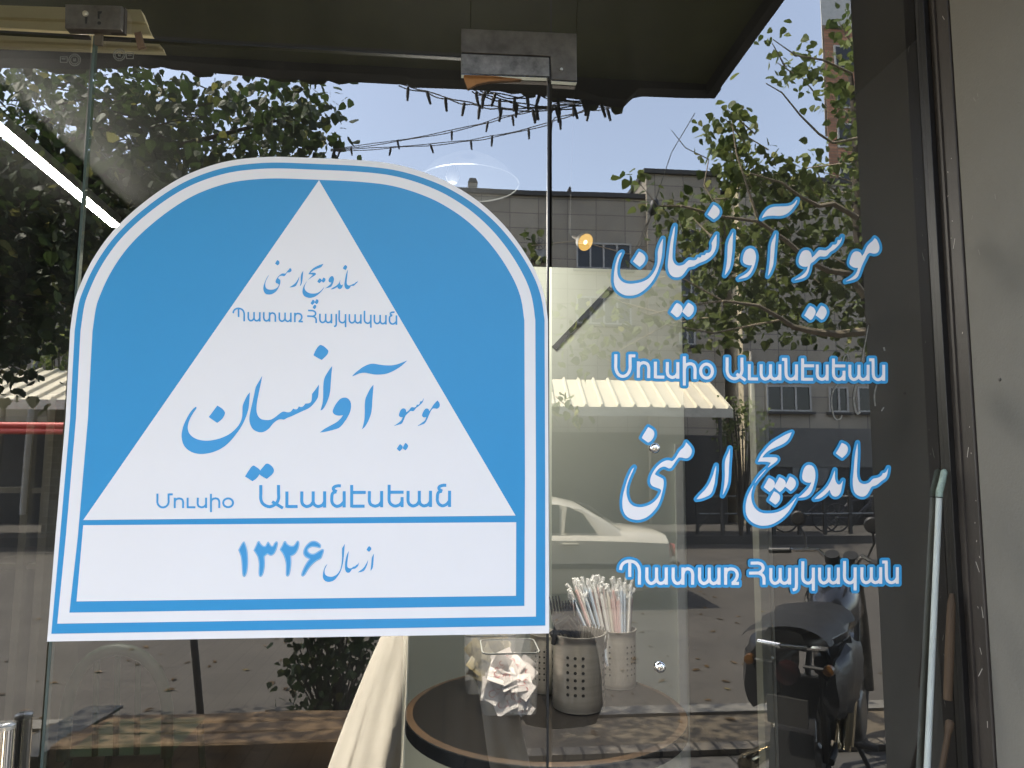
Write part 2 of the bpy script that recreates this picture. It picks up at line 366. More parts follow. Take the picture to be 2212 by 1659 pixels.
# ================================================================== LETTERING AND STICKER ON THE GLASS
VW = mat('white_vinyl', (0.86, 0.835, 0.82), 0.38, var=0.015, scale=3)
VB = mat('blue_vinyl', (0.036, 0.305, 0.60), 0.38, var=0.02, scale=3)
VB2 = mat('blue_print', (0.060, 0.345, 0.67), 0.42, var=0.02, scale=3)
VL = mat('pale_blue_print', (0.33, 0.62, 0.84), 0.42, var=0.02, scale=3)
A_, B_, C_, D_ = ((1510, 490), .19293), ((1850, 490), .19291), ((1530, 1050), .17477), ((1840, 1050), .18083)
E_, F_, G_, H_ = ((640, 640), .12206), ((440, 850), .21704), ((780, 850), .18085), ((580, 1340), .16275)
def O(view, *txt): return [outline(t, *view) for t in txt]
RIGHT_TOP = [
 ('word', O(A_,
  '235,728* 205,745 175,800 150,880 135,960 127,1060 130,1130 150,1190 190,1240 250,1278 310,1291 380,1288 450,1265 530,1210 600,1140 660,1050 700,960 735,850 752,750 760,640 765,550* 735,605 710,670 697,730 697,800 692,870 670,940 630,1010 575,1070 500,1110 420,1130 340,1137 270,1125 215,1090 180,1030 172,960 178,890 195,820 218,765',
  '455,720* 500,745 532,785 533,830 505,880 462,918* 420,885 375,848*',
  '920,383* 900,430 885,490 868,560 855,640 845,720 835,800 828,880 832,950 855,1010 895,1045 945,1053 995,1042 1035,1005 1065,960 1095,925 1125,918 1165,908 1200,885 1250,862 1310,838 1365,800 1410,755 1445,690 1458,620 1460,494* 1430,540 1393,610* 1398,650 1390,700 1365,733 1325,738* 1305,765 1265,768* 1250,796 1215,795* 1195,825 1160,835 1105,830 1070,855 1040,885 1000,900 960,902 925,885 900,850 888,800 890,720 895,640 905,550 915,470',
  '1420,112* 1465,140 1494,180 1495,225 1470,265 1422,302* 1380,272 1340,240*',
  '1675,460* 1650,510 1625,560 1607,620 1600,700 1597,790 1590,870 1578,950 1563,1030* 1600,985 1630,925 1645,860 1655,780 1665,680 1668,600 1672,520',
  '945,1385* 985,1405 1012,1440 1015,1480 1000,1520 970,1560 940,1572* 905,1540 862,1506* 895,1450 920,1410',
  '1092,1382* 1135,1405 1162,1440 1163,1485 1145,1525 1112,1560 1088,1568* 1055,1540 1013,1500* 1045,1450 1070,1410')
  + O(B_,
  '135,679 175,695 200,740 207,800 195,870 172,940 140,1000 100,1042 50,1062 -22,1078* 0,1052 55,1022 104,985 140,935 155,895* 120,897 75,885 45,860 37,820 45,770 65,720 95,690',
  '742,45* 720,70 700,95 670,115 620,130 560,135 490,137 430,142 380,160 330,205 300,250 280,290* 320,270 370,258 430,255 500,258 560,250 610,228 660,185 700,135 730,90',
  '465,480* 445,525 420,575 402,635 395,710 390,800 380,900 370,980 360,1040* 385,1005 410,950 430,890 440,800 447,720 453,640 462,560')),
 ('word', O(B_,
  '1325,525* 1310,552 1295,570 1268,568* 1258,605 1240,628 1200,630* 1180,662 1150,685 1110,706 1030,700 1000,727 965,770 930,800* 925,760 905,720 870,702 825,708 795,735 770,790 760,850 775,890 810,912 850,917 880,910* 865,960 830,1005 780,1045 700,1092* 760,1080 820,1062 860,1035 885,990 900,940 915,880 960,845 1000,805 1035,783 1095,785 1130,770 1170,725 1215,698 1260,655 1295,615 1315,575',
  '1745,545* 1720,580 1680,615 1650,650 1625,700 1605,745 1582,778* 1560,735 1520,718 1480,725 1450,760 1430,810 1418,860 1425,890 1455,915 1495,932 1530,930* 1515,980 1480,1030 1430,1070 1365,1108* 1430,1095 1490,1075 1525,1045 1550,990 1570,930 1590,880 1620,820 1650,760 1680,738 1740,747 1780,735 1803,700 1806,650 1790,600 1770,565',
  '908,1425* 950,1445 975,1480 978,1515 960,1555 935,1595 910,1608* 875,1580 832,1548* 860,1500 885,1455',
  '1053,1420* 1095,1440 1120,1480 1122,1520 1105,1560 1080,1595 1055,1603* 1020,1575 978,1545* 1005,1500 1030,1455'))]
RIGHT_LOW = [
 ('word', O(C_,
  '518,100* 570,130 600,165 605,210 590,255 555,300 518,323* 470,290 425,255* 455,200 490,145',
  '318,675* 285,710 255,770 225,840 195,930 165,1040 150,1130 148,1210 160,1290 195,1360 250,1405 320,1425 380,1428 450,1412 520,1375 590,1310 650,1230 690,1140 715,1050 735,960 740,880 730,845 700,825 660,805 612,775* 640,730 680,690 730,668 770,672 800,688 825,692 850,680 875,645 905,600 935,560 960,537 1000,537 1050,548 1090,540 1125,505 1142,455 1138,415 1110,370 1060,318* 1045,360 1020,395 980,430 940,490 910,540 875,580 850,588 820,578 780,578 720,602 660,650 610,710 570,780 547,850 550,905 580,945 640,970 690,990 702,1015 690,1050 650,1120 590,1180 520,1220 440,1243 370,1245 300,1225 250,1180 220,1110 208,1030 215,950 235,880 270,790 300,725')),
 ('word', O(C_,
  '1490,648* 1470,700 1450,770 1420,850 1380,930 1320,1010 1260,1070 1208,1133* 1260,1128 1330,1105 1400,1070 1430,1030 1450,970 1468,900 1480,800 1490,710',
  '1688,402* 1665,465 1635,530 1617,590 1613,680 1615,780 1610,880 1598,980 1580,1082* 1610,1030 1640,960 1660,890 1668,800 1672,700 1678,600 1686,500')),
 ('word', O(D_,
  '772,168* 700,195 610,245 520,300 450,360 390,430 340,500 302,578* 360,575 430,578 480,590* 460,625 420,680 370,740 310,810 250,890 200,970 160,1060 138,1150 133,1230 145,1310 185,1380 250,1430 330,1458 390,1462 470,1450 560,1410 650,1345 720,1270 780,1180 845,1058* 790,1120 720,1190 640,1245 550,1280 450,1290 370,1285 300,1255 250,1200 220,1130 210,1050 220,980 250,890 300,800 370,720 440,660 510,610 560,570 575,540 560,520 510,515 440,515 362,520* 400,470 460,420 520,390 590,360 660,325 710,285 740,240',
  '382,930* 415,870 455,800* 505,825 535,865 530,915 505,960 465,995* 425,965',
  '525,925* 560,860 600,790* 650,815 682,850 685,900 650,960 605,998* 565,965',
  '745,780* 795,808 825,850 825,900 795,950 755,983* 715,950 675,920* 710,850',
  '525,985* 575,1010 605,1045 605,1095 580,1140 545,1172* 500,1140 457,1108* 490,1050',
  '1010,620 1055,635 1085,680 1097,740 1095,810 1080,880 1060,950 1030,1010 985,1050 930,1070 858,1075* 910,1035 960,985 1000,940 1030,890 1042,860* 1010,868 960,855 925,825 915,780 925,720 945,665 975,630',
  '1367,690* 1345,750 1315,830 1270,910 1210,980 1140,1040 1082,1095* 1150,1085 1210,1050 1260,1005 1295,965* 1310,1010 1335,1045 1375,1060 1415,1045 1445,1005 1460,950 1470,890 1478,835* 1450,880 1425,893 1400,880 1378,845 1368,800 1368,740',
  '1462,315* 1515,340 1543,375 1547,420 1525,470 1468,525* 1425,495 1380,460* 1420,395',
  '1680,315* 1665,380 1650,450 1640,530 1632,620 1625,720 1615,820 1618,920 1640,1000 1690,1045 1750,1060 1800,1040 1840,985 1875,925 1930,905 1970,880 2010,845 2060,810 2085,770 2098,720 2106,660* 2085,700 2060,730 2030,735* 2010,770 1970,795 1925,805 1890,815 1850,860 1800,882 1750,882 1705,855 1680,800 1672,730 1675,640 1680,540 1683,430'))]
STICK_TOP = O(E_,
  '437,82* 470,105 482,140 465,175 440,192* 415,175 392,155* 412,115',
  '272,378* 235,425 195,500 165,580 150,650 160,720 200,775 270,790 350,770 420,715 470,630 495,560 498,500 480,475 450,455* 480,415 530,405 575,412 600,395 640,340 690,335 722,310 728,280 697,240* 670,280 640,310 600,358 540,358 480,395 425,460 400,520 410,550 460,575 465,600 430,650 360,685 280,690 215,665 190,600 200,520 235,445',
  '888,415* 850,490 800,560 740,605 682,645* 760,635 810,615 840,570 875,490',
  '968,300* 930,360 915,440 915,540 897,625* 930,580 950,500 958,420',
  '1380,160* 1300,185 1190,240 1120,300 1072,372* 1130,375 1165,385* 1120,430 1040,520 980,610 955,690 955,760 990,820 1050,850 1110,857 1200,835 1290,775 1360,700 1410,618* 1340,700 1260,755 1160,770 1070,750 1010,700 995,640 1020,560 1080,480 1170,420 1225,380 1220,350 1180,342 1112,348* 1170,300 1240,265 1330,230 1360,195',
  '1302,455* 1335,475 1345,500 1325,535 1297,557* 1255,525* 1275,490', '1382,440* 1415,460 1423,490 1405,525 1382,545* 1340,515* 1360,475',
  '1555,410 1585,430 1597,480 1580,550 1545,620 1500,645 1415,663* 1470,625 1520,580 1545,545* 1510,540 1487,515 1490,480 1515,435',
  '1728,478* 1700,550 1640,610 1580,645 1522,685* 1590,675 1640,650 1665,630* 1685,665 1720,678 1755,655 1775,610 1790,568* 1765,595 1740,590 1722,555',
  '1825,183* 1855,200 1866,230 1850,265 1832,290* 1805,272 1778,252* 1800,215',
  '1883,275* 1855,340 1835,420 1820,510 1810,590 1825,650 1870,682 1910,665 1950,615 2000,610 2050,565 2080,535 2092,495* 2070,528 2045,535 2020,560 1970,580 1935,598 1890,600 1862,570 1860,500 1870,400',
  '1162,893* 1190,910 1203,935 1185,975 1157,1003* 1117,970* 1140,930', '1243,880* 1275,905 1280,935 1262,970 1240,988* 1200,955* 1220,915', '1205,992* 1230,1015 1232,1045 1215,1075 1197,1090* 1158,1055* 1180,1020')
STICK_MID = O(F_,
  '233,767* 200,790 160,840 120,910 85,990 68,1060 65,1120 80,1190 120,1250 190,1295 270,1312 350,1308 430,1290 520,1250 600,1190 680,1100 750,1000 800,900 830,810 843,720 852,602* 820,640 785,710 768,760 765,830 758,900 735,960 690,1020 620,1080 530,1125 440,1150 350,1160 260,1148 190,1115 150,1070 135,1010 145,950 170,890 205,830 235,785',
  '475,755* 530,790 562,830 560,860 530,910 475,955* 430,925 377,887* 420,830',
  '993,410* 960,470 920,540 900,630 880,720 860,810 845,900 855,970 890,1030 950,1060 1010,1058 1070,1020 1120,960 1170,922 1210,912 1245,916 1280,897 1330,878 1390,850 1450,822 1530,785 1580,740 1630,670 1640,620 1647,512* 1610,565 1567,620* 1565,660 1560,700 1540,725 1490,733* 1465,762 1440,772 1415,765* 1395,795 1370,798 1350,790* 1320,825 1290,833 1235,825 1190,850 1140,890 1090,918 1040,922 980,910 945,875 928,820 930,740 945,650 970,530 985,460',
  '1655,60 1690,65 1735,100 1755,130 1735,175 1680,230* 1630,205 1583,175* 1610,115',
  '1800,298* 1760,350 1710,440 1697,530 1695,640 1687,730 1663,812* 1690,800 1730,735 1760,660 1775,590 1783,490 1790,390',
  '885,1448 920,1460 970,1505 960,1550 920,1600 880,1627* 840,1600 795,1572* 840,1500', '1045,1424 1100,1450 1128,1500 1110,1545 1045,1600* 1000,1575 962,1545 970,1505 1005,1460') + O(G_,
  '440,797 490,805 530,850 540,910 530,980 500,1050 450,1130 380,1210 300,1240 200,1265 107,1280* 170,1230 260,1180 340,1135 400,1080 430,1038* 370,1045 315,1030 287,995 300,940 340,870 390,815',
  '1318,280* 1250,310 1180,335 1100,350 1020,350 940,342 850,328 790,335 710,370 640,420 580,470 552,505* 600,485 660,460 730,453 800,465 870,477 950,477 1040,463 1130,425 1220,370 1290,310',
  '850,618* 810,665 770,740 740,810 730,890 730,990 725,1090 710,1170 690,1237* 730,1200 780,1115 815,1020 828,940 833,840 842,740')
STICK_MID2 = O(G_,
  '1543,798* 1525,840 1495,850* 1480,890 1450,895* 1425,930 1375,930 1340,970 1302,1000* 1295,960 1260,945 1225,970 1202,1035 1215,1062 1255,1068* 1230,1115 1180,1155 1130,1190* 1200,1170 1240,1155 1270,1100 1295,1045 1340,1000 1365,980 1400,983 1440,940 1480,910 1525,865 1540,830',
  '1735,835* 1700,870 1670,910 1645,950 1622,985* 1610,955 1575,948 1545,980 1522,1040 1540,1068 1580,1065* 1560,1110 1510,1150 1452,1192* 1520,1170 1560,1150 1590,1100 1620,1030 1650,970 1680,945 1730,950 1760,925 1767,890 1755,860',
  '1217,1438* 1240,1455 1253,1475 1240,1510 1212,1540* 1172,1505* 1195,1465', '1292,1420* 1320,1445 1328,1470 1310,1505 1290,1525* 1252,1495* 1270,1455')
DIGITS = O(H_,
  '180,85 205,120 235,220 245,330 245,450 230,560 205,615 185,628 165,610 155,540 148,430 135,320 97,215* 130,150',
  '410,76 440,115 480,150 510,150 535,110 555,88 580,115 605,150 625,150 650,110 685,82 705,110 690,190 660,260 625,295 590,303 545,280* 500,318* 505,420 495,520 470,600 440,628 415,610 408,540 412,430 395,330 365,270 330,220* 365,150',
  '812,76 850,120 900,150 945,145 975,110 1008,72 1032,95 1030,160 1000,240 955,290 908,312* 912,420 900,520 880,600 853,622 830,600 828,510 825,420 800,320 770,260 732,210* 765,150',
  '1270,75 1320,95 1365,140 1355,183 1300,175 1230,170 1175,200 1172,235 1215,270 1265,268 1330,230 1395,200 1413,225 1390,300 1370,345 1300,385 1230,445 1170,520 1120,600 1085,622 1065,605 1075,550 1110,470 1150,400 1187,355* 1130,325 1098,285 1095,230 1120,170 1165,115 1215,82')
YEAR_WORD = O(H_,
  '1733,118* 1715,150 1692,185* 1690,260 1690,350 1680,440 1660,520 1610,590 1540,625 1475,620 1432,590 1422,530 1440,480 1468,425* 1430,470 1405,540 1395,610 1405,660 1440,695 1490,705 1560,685 1610,635 1660,560 1695,460 1715,340 1725,220',
  '1795,225* 1765,290 1745,370 1735,450 1740,520 1765,560 1805,560 1845,510 1890,500 1935,460 1952,400* 1935,430 1910,445* 1890,465 1860,475 1830,495 1790,492 1770,460 1775,380 1785,300',
  '2092,365* 2060,430 2010,500 1970,530 1932,560* 1990,550 2030,530 2060,480 2080,430', '2107,153* 2135,180 2138,205 2105,245* 2067,212* 2085,178',
  '2180,268* 2150,330 2140,420 2127,538* 2160,490 2172,400')
r1b = lerp([(1535, 943.2), (1700, 947), (1820, 949.6), (1900, 950.6), (2190, 952)])
AR1a = arm([('Մ',1539.5,41.5),('ո',1596,41),('ւ',1638.5,41.5),('ս',1668.4,41.5),('ի',1710.9,41),('օ',1751.6,41)], r1b, 41.3, 7.6)
AR1b = arm([('Ա',1817.8,42),('ւ',1873.4,40.5),('ա',1902.9,41.5),('ն',1964.5,40),('է',2006.4,40),('ս',2043.1,39.5),('ե',2083.7,40),('ա',2124.6,40.5),('ն',2182.5,40)], r1b, 40, 7.4)
r2b = lerp([(1550, 1461.5), (1860, 1462), (2200, 1459.5)])
AR2a = arm([('Պ',1551.2,43),('ա',1617.1,43),('տ',1683,43),('ա',1748.9,43),('ռ',1814,42)], r2b, 43, 7.8)
AR2b = arm([('Հ',1872.7,41.5),('ա',1927,41.6),('յ',1981.8,42),('կ',2006.9,42),('ա',2049,41.6),('կ',2111.4,42),('ա',2154.8,41.6),('ն',2215.5,41.5)], r2b, 41.6, 7.6)
s1b = lerp([(580, 803), (670, 804), (750, 805.7), (790, 807.7), (890, 809), (990, 812)])
AS1 = arm([('Պ',582.9,25),('ա',620.7,25.5),('տ',659.5,25.5),('ա',698.3,25.5),('ռ',737.1,25),('Հ',767.9,25),('ա',799.8,25.5),('յ',835,25),('կ',848,25.3),('ա',873.4,25.5),('կ',911.2,25.3),('ա',936,25.5),('Ն',973.8,23.5)], s1b, 23.5, 4.1)
s2b = lerp([(390, 1270.3), (560, 1270), (760, 1269.2), (1100, 1267.4)])
AS2 = arm([('Մ',393.5,32.5),('ո',436.9,33),('ւ',469.1,36),('ս',494.4,33),('ի',527.3,32),('օ',558,34)], s2b, 25.9, 5.0)
AS3 = arm([('Ա',652,50.3),('ւ',717.2,50),('ա',754.5,50.5),('Ն',829.5,42),('է',879.2,49),('ս',923.5,48.5),('ե',972.9,49),('ա',1020.3,49.5),('Ն',1093.5,41)], s2b, 40.7, 7.6)

def build_lettering():
    zl = -0.0032
    def line(label, words, loc):
        t = thing('vinyl_lettering', G(*loc), label, 'lettering', 'lettering stuck on the right pane')
        for nm, polys in words: word(nm, polys, t, zl, VW, VB, 7.0)
        return t
    line('white Persian words with blue outline, upper line on the right pane beside the pendant lamp', RIGHT_TOP, (1860, 700))
    line('white Armenian words with blue outline, directly above the reflected ribbed awning', [('word', AR1a), ('word', AR1b)], (1860, 950))
    line('white Persian words with blue outline, lower line crossing the upper steel glass stud', RIGHT_LOW, (1860, 1250))
    line('white Armenian words with blue outline, directly above the reflected motorcycle', [('word', AR2a), ('word', AR2b)], (1860, 1460))
    # --- the big sticker
    st = thing('arched_sticker', G(745, 1590), 'large white and blue arched sticker with a white triangle, covering the glass door', 'sticker')
    arc = [(2160,690),(2148,620),(2125,545),(2085,465),(2030,380),(1960,295),(1870,213),(1775,150),(1700,112),(1600,75),(1500,50),(1400,38),(1300,31),(1200,27),(1100,23),(1000,20),(900,25),(800,38),(700,66),(600,108),(500,170),(400,248),(320,325),(260,400),(205,490),(165,580),(145,640),(128,760)]
    A = [np.array((100+x*.5877, 380+y*.5877)) for x, y in arc]
    A[0] = np.array((1369.8, 800.))
    sm = []
    for i in range(len(A)-1):
        p0 = A[max(i-1,0)]; a = A[i]; b = A[i+1]; p3 = A[min(i+2,len(A)-1)]
        for k in range(5):
            t = k/5; l = np.linalg.norm(b-a); m1 = (b-p0); m1 = m1/np.linalg.norm(m1)*l; m2 = (p3-a); m2 = m2/np.linalg.norm(m2)*l
            sm.append((2*t**3-3*t**2+1)*a+(t**3-2*t**2+t)*m1+(3*t**2-2*t**3)*b+(t**3-t**2)*m2)
    sm.append(A[-1]); sm = np.array(sm)
    for _ in range(4): sm[1:-1] = 0.25*sm[:-2]+0.5*sm[1:-1]+0.25*sm[2:]
    sm = [p for p in sm] + [np.array((163.9, 1045.)), np.array((139., 1335.))]
    sm = np.array([np.array((1371.5, 1200.))] + sm)
    tan = np.gradient(sm, axis=0); tan /= np.linalg.norm(tan, axis=1)[:, None]; nrm = np.stack([-tan[:, 1], tan[:, 0]], 1)
    def inset(l, t, r, bl, br):
        out = []
        for p, n in zip(sm, nrm):
            side = r if n[0] > 0 else l; d = side*n[0]**2+t*n[1]**2; out.append(p-n*d)
        return [np.array(br)] + out + [np.array(bl)]
    white = [np.array((1373, 1583.5))] + list(sm) + [np.array((117.4, 1604.))]
    blue1 = inset(11.5, 14.5, 8.5, (128.3, 1584.4), (1363.3, 1563.9))
    white2 = inset(26, 29, 31.5, (143.1, 1559.2), (1339.9, 1541.5))
    blue2 = inset(56, 54, 59, (173.4, 1531.6), (1310.8, 1514.6))
    for nm, L, y, m in (('backing', white, -.0012, VW), ('border_line', blue1, -.0017, VB), ('border_gap', white2, -.0022, VW), ('panel', blue2, -.0027, VB),
                        ('triangle', [(797.6,450.5),(1289,1289),(208,1300.2)], -.0032, VW), ('date_panel', [(208,1313),(1290.5,1305.5),(1290,1489.6),(191.3,1503.6)], -.0032, VW)):
        flat_fill(nm, [np.array(L)], y, m, st)
    zw = -0.0037
    word('word', STICK_TOP, st, zw, VB2, step=0.5); word('word', AS1, st, zw, VB2, step=0.5)
    word('word', STICK_MID, st, zw, VB2); word('word', STICK_MID2, st, zw, VB2, step=0.6)
    word('word', AS2, st, zw, VB2, step=0.6); word('word', AS3, st, zw, VB2)
    dg = word('digits', DIGITS, st, zw, VB2, step=0.6)
    D, lo = sdf(DIGITS, 0.6, 3)
    flat_fill('inline', [simplify(L, .04) for L in contour(D, lo, 0.6, -0.9) + [q[::-1] for q in contour(D, lo, 0.6, -2.6)]], zw-0.0004, VL, dg)
    word('word', YEAR_WORD, st, zw, VB2, step=0.5)
build_lettering()

# ================================================================== SHOP FRONT
XJ = Dp(2044, 829).x                                  # where the glass meets the jamb on the right
XL = Dp(143.6, 879).x; XR = Dp(1188.5, 829).x         # edges of the door
ZT = (Dp(322, 80.6).z + Dp(993, 117.6).z)/2           # door head
ZTOP = 2.82
GLASS = glass_mat('tinted_glass', 0.165, 0.74)
GEDGE = mat('glass_edge', (0.075, 0.10, 0.088), 0.12, var=0.3, scale=30, stretch=(1, 1, .15))
RUB = mat('black_rubber', (0.012, 0.012, 0.012), 0.5)
STEEL = mat('brushed_steel', (0.56, 0.54, 0.49), 0.28, metal=0.76, var=0.12, scale=5, stretch=(1, 1, 18), bump=0.06, bscale=90)
WORN = mat('worn_chrome', (0.075, 0.067, 0.058), 0.40, metal=0.35, var=0.5, scale=30, bump=0.05, bscale=60, col2=(0.15, 0.138, 0.122))
WORN2 = mat('smeared_chrome', (0.085, 0.08, 0.075), 0.36, metal=0.4, var=0.5, scale=45, col2=(0.26, 0.25, 0.235))
CHROME = mat('chrome', (0.75, 0.74, 0.72), 0.08, metal=1.0, var=0.05)
BRONZE = mat('dark_brown_paint', (0.040, 0.033, 0.027), 0.5, var=0.25, scale=6, bump=0.08, bscale=120)
PALEW = mat('pale_putty_paint', (0.165, 0.155, 0.130), 0.75, var=0.07, scale=3, bump=0.12, bscale=200)
SCRATCH = mat('bare_scratch', (0.5, 0.47, 0.42), 0.7)

def pane(name, x0, x1, z0, z1, label, edge_l=None, edge_r=None, edge_t=False):
    t = thing(name, ((x0+x1)/2, 0, z0), label, 'glass pane')
    mb = MB(); mb.quad((x0, 0, z0), (x1, 0, z0), (x1, 0, z1), (x0, 0, z1)); mb.build('pane', GLASS, t)
    if edge_l:
        mb = MB(); mb.box((x0, -.0008, z0), (x0+.0045, .0095, z1)); mb.build('edge', edge_l, t)
    if edge_r:
        mb = MB(); mb.box((x1-.004, -.0008, z0), (x1, .0095, z1)); mb.build('edge', edge_r, t)
    if edge_t:
        mb = MB(); mb.box((x0+.01, -.0008, z1-.004), (x1-.005, .0095, z1)); mb.build('edge', RUB, t)
    return t
pane('glass_door', XL, XR-.002, .02, ZT-.003, 'tinted frameless glass door carrying the arched blue sticker', GEDGE, RUB, True)
pane('glass_door', XL-1.1, XL-.003, .02, ZT-.003, 'narrow strip of tinted glass door left of the sticker, with a steel pull bar', None, None, True)
pane('fixed_glass', XR+.003, XJ+.01, .02, ZTOP, 'tall fixed tinted glass pane carrying the four lines of blue outlined lettering')
pane('transom_glass', XL-1.1, XR-.001, ZT+.003, ZTOP, 'dark tinted glass transom above the door, behind the steel lock box')

def Z1(x, y, d=0.0): return G(x*.3888, y*.3888, d)
def Z2(x, y, d=0.0): return G(850+x*.3888, y*.3888, d)
# patch fittings and lock
t = thing('patch_fitting', Z2(1400, 450), 'L shaped worn steel fitting clamping the transom corner beside the hanging lights', 'door fitting')
mb = MB(); mb.prism([Z2(*p, -.013) for p in ((780,183),(1520,215),(1523,520),(1362,510),(1354,360),(780,335))], (0, .012, 0)); mb.build('plate', WORN, t, bevel=.0008)
mb = MB(); mb.prism([Z2(*p, -.0139) for p in ((1364,512),(1523,522),(1523,530),(1364,520))], (0, .012, 0)); mb.build('bright_edge', CHROME, t)
mb = MB(); mb.lathe([(0, -.001), (.003, -.001), (.003, .002), (0, .002)], Z2(1424, 447, -.0135), 12, (0, -1, 0), cap=False); mb.build('screw', STEEL, t, True)
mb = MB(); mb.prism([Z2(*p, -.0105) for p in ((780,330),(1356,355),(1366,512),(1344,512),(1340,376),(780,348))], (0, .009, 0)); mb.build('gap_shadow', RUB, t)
t = thing('door_patch', Z2(1050, 480), 'rectangular smeared steel patch holding the top corner of the glass door', 'door fitting')
mb = MB(); mb.prism([Z2(*p, -.013) for p in ((778,345),(1343,370),(1346,490),(780,470))], (0, .012, 0)); mb.build('plate', WORN2, t, bevel=.0008)
mb = MB(); mb.prism([Z2(*p, -.0139) for p in ((780,471),(1348,491),(1348,501),(780,481))], (0, .012, 0)); mb.build('bright_edge', CHROME, t)
mb = MB(); mb.prism([Z2(*p, -.006) for p in ((792,488),(822,566),(880,535),(960,518),(1060,512),(1180,508),(1100,496))], (0, .004, 0))
tag(mb.build('wedge', mat('orange_card', (0.36, 0.17, 0.06), .8, var=.25, scale=30)), 'torn orange brown wedge jammed under the door patch', 'wedge')
t = thing('lock_box', Z1(600, 190), 'dull steel lock box with keyhole slots on the transom', 'lock')
mb = MB(); mb.prism([Z1(*p, -.022) for p in ((418,25),(785,36),(778,190),(415,180))], (0, .02, 0)); mb.build('case', WORN, t, bevel=.0015)
mb = MB(); mb.prism([Z1(*p, -.012) for p in ((786,45),(805,48),(800,212),(440,196),(440,181),(780,192))], (0, .010, 0)); mb.build('case_shadow', BRONZE, t)  # dark strip right of and below the case, shaped as its cast shadow
mb = MB(); mb.lathe([(0, .003), (.0052, .002), (.006, -.001)], Z1(550, 88, -.0222), 14, (0, -1, 0), cap=False); mb.build('rivet', mat('bare_steel', (.5,.46,.36), .4, metal=.6), t, True)
mb = MB(); mb.prism([Z1(*p, -.0225) for p in ((546,108),(562,108),(558,152),(548,152))], (0, .001, 0)); mb.prism([Z1(*p, -.0225) for p in ((628,72),(656,72),(652,84),(640,90),(640,120),(628,120))], (0, .001, 0)); mb.lathe([(0,0),(.0035,0)], Z1(638, 148, -.0226), 10, (0,-1,0), cap=False); mb.build('keyhole', RUB, t)
mb = MB(); mb.prism([Z1(*p, -.008) for p in ((608,188),(658,192),(654,288),(606,284))], (0, .006, 0)); mb.build('latch', mat('brown_steel', (.11,.09,.065), .5, metal=.4), t)
mb = MB(); mb.prism([Z1(*p, -.007) for p in ((862,210),(905,202),(915,250),(930,298),(885,312),(872,255))], (0, .006, 0))
tag(mb.build('latch_peg', mat('rusty_wood', (.12,.075,.045), .8, var=.4, scale=40)), 'small rusty brown peg stuck on the door head, right of the lock box', 'peg')
def stamp(cx, cy, sx, sy, label):
    t = thing('etched_mark', Z1(cx, cy), label, 'etched mark')
    et = MATS.get('etch') or mat('etch', (.15, .155, .14), .9)
    for r0, r1 in ((40, 36), (27, 24)):
        mb = MB(); n = 28
        a = [Z1(cx+r0*cos(q*2*pi/n), cy+r0*sin(q*2*pi/n), -.001) for q in range(n)]; b = [Z1(cx+r1*cos(q*2*pi/n), cy+r1*sin(q*2*pi/n), -.001) for q in range(n)]
        mb.grid([a, b], True); mb.build('ring', et, t)
    mb = MB()
    for q in range(18):
        an = q*2*pi/18; c = (cx+31.5*cos(an), cy+31.5*sin(an)); mb.quad(*[Z1(c[0]+u, c[1]+v, -.001) for u, v in ((-2,-2),(2,-2),(2,2),(-2,2))])
    mb.build('lettering', et, t)
    mb = MB(); mb.quad(*[Z1(cx+u, cy+v, -.001) for u, v in ((-8,-12),(-2,-12),(-2,10),(-8,10))]); mb.quad(*[Z1(cx+u, cy+v, -.001) for u, v in ((-2,4),(8,4),(8,10),(-2,10))]); mb.quad(*[Z1(cx+u, cy+v, -.001) for u, v in ((3,-12),(8,-12),(8,4),(3,4))]); mb.build('monogram', et, t)
    mb = MB(); w0, h0 = 24, 20
    for a, b, c, d in ((-w0,-h0,w0,-h0+4),(-w0,h0-4,w0,h0),(-w0,-h0+4,-w0+4,h0-4),(w0-4,-h0+4,w0,h0-4),(-14,-6,12,-1)):
        mb.quad(*[Z1(sx+u, sy+v, -.001) for u, v in ((a,b),(c,b),(c,d),(a,d))])
    mb.build('badge', et, t)
stamp(480, 385, 410, 382, 'faint etched maker stamp on the left strip of glass, just left of the door edge')
stamp(767, 352, 835, 358, 'faint etched maker stamp in the top left corner of the sticker door')

# glass studs
for (px, py, lab) in ((1413, 968, 'round chrome stud through the right pane, touching the lower Persian words'), (1425, 1440, 'round chrome stud through the right pane, above the round table edge')):
    t = thing('glass_stud', Dp(px, py), lab, 'glass stud', 'chrome studs on the right pane')
    mb = MB(); mb.lathe([(.0, .012), (.005, .0115), (.009, .008), (.0105, .003), (.0105, 0)], Dp(px, py, -.001), 20, (0, -1, 0), cap=False); mb.build('cap', CHROME, t, True)
    mb = MB(); mb.tube([Dp(px, py, .001), Dp(px, py, .05)], .004, 10); mb.build('bolt', STEEL, t)

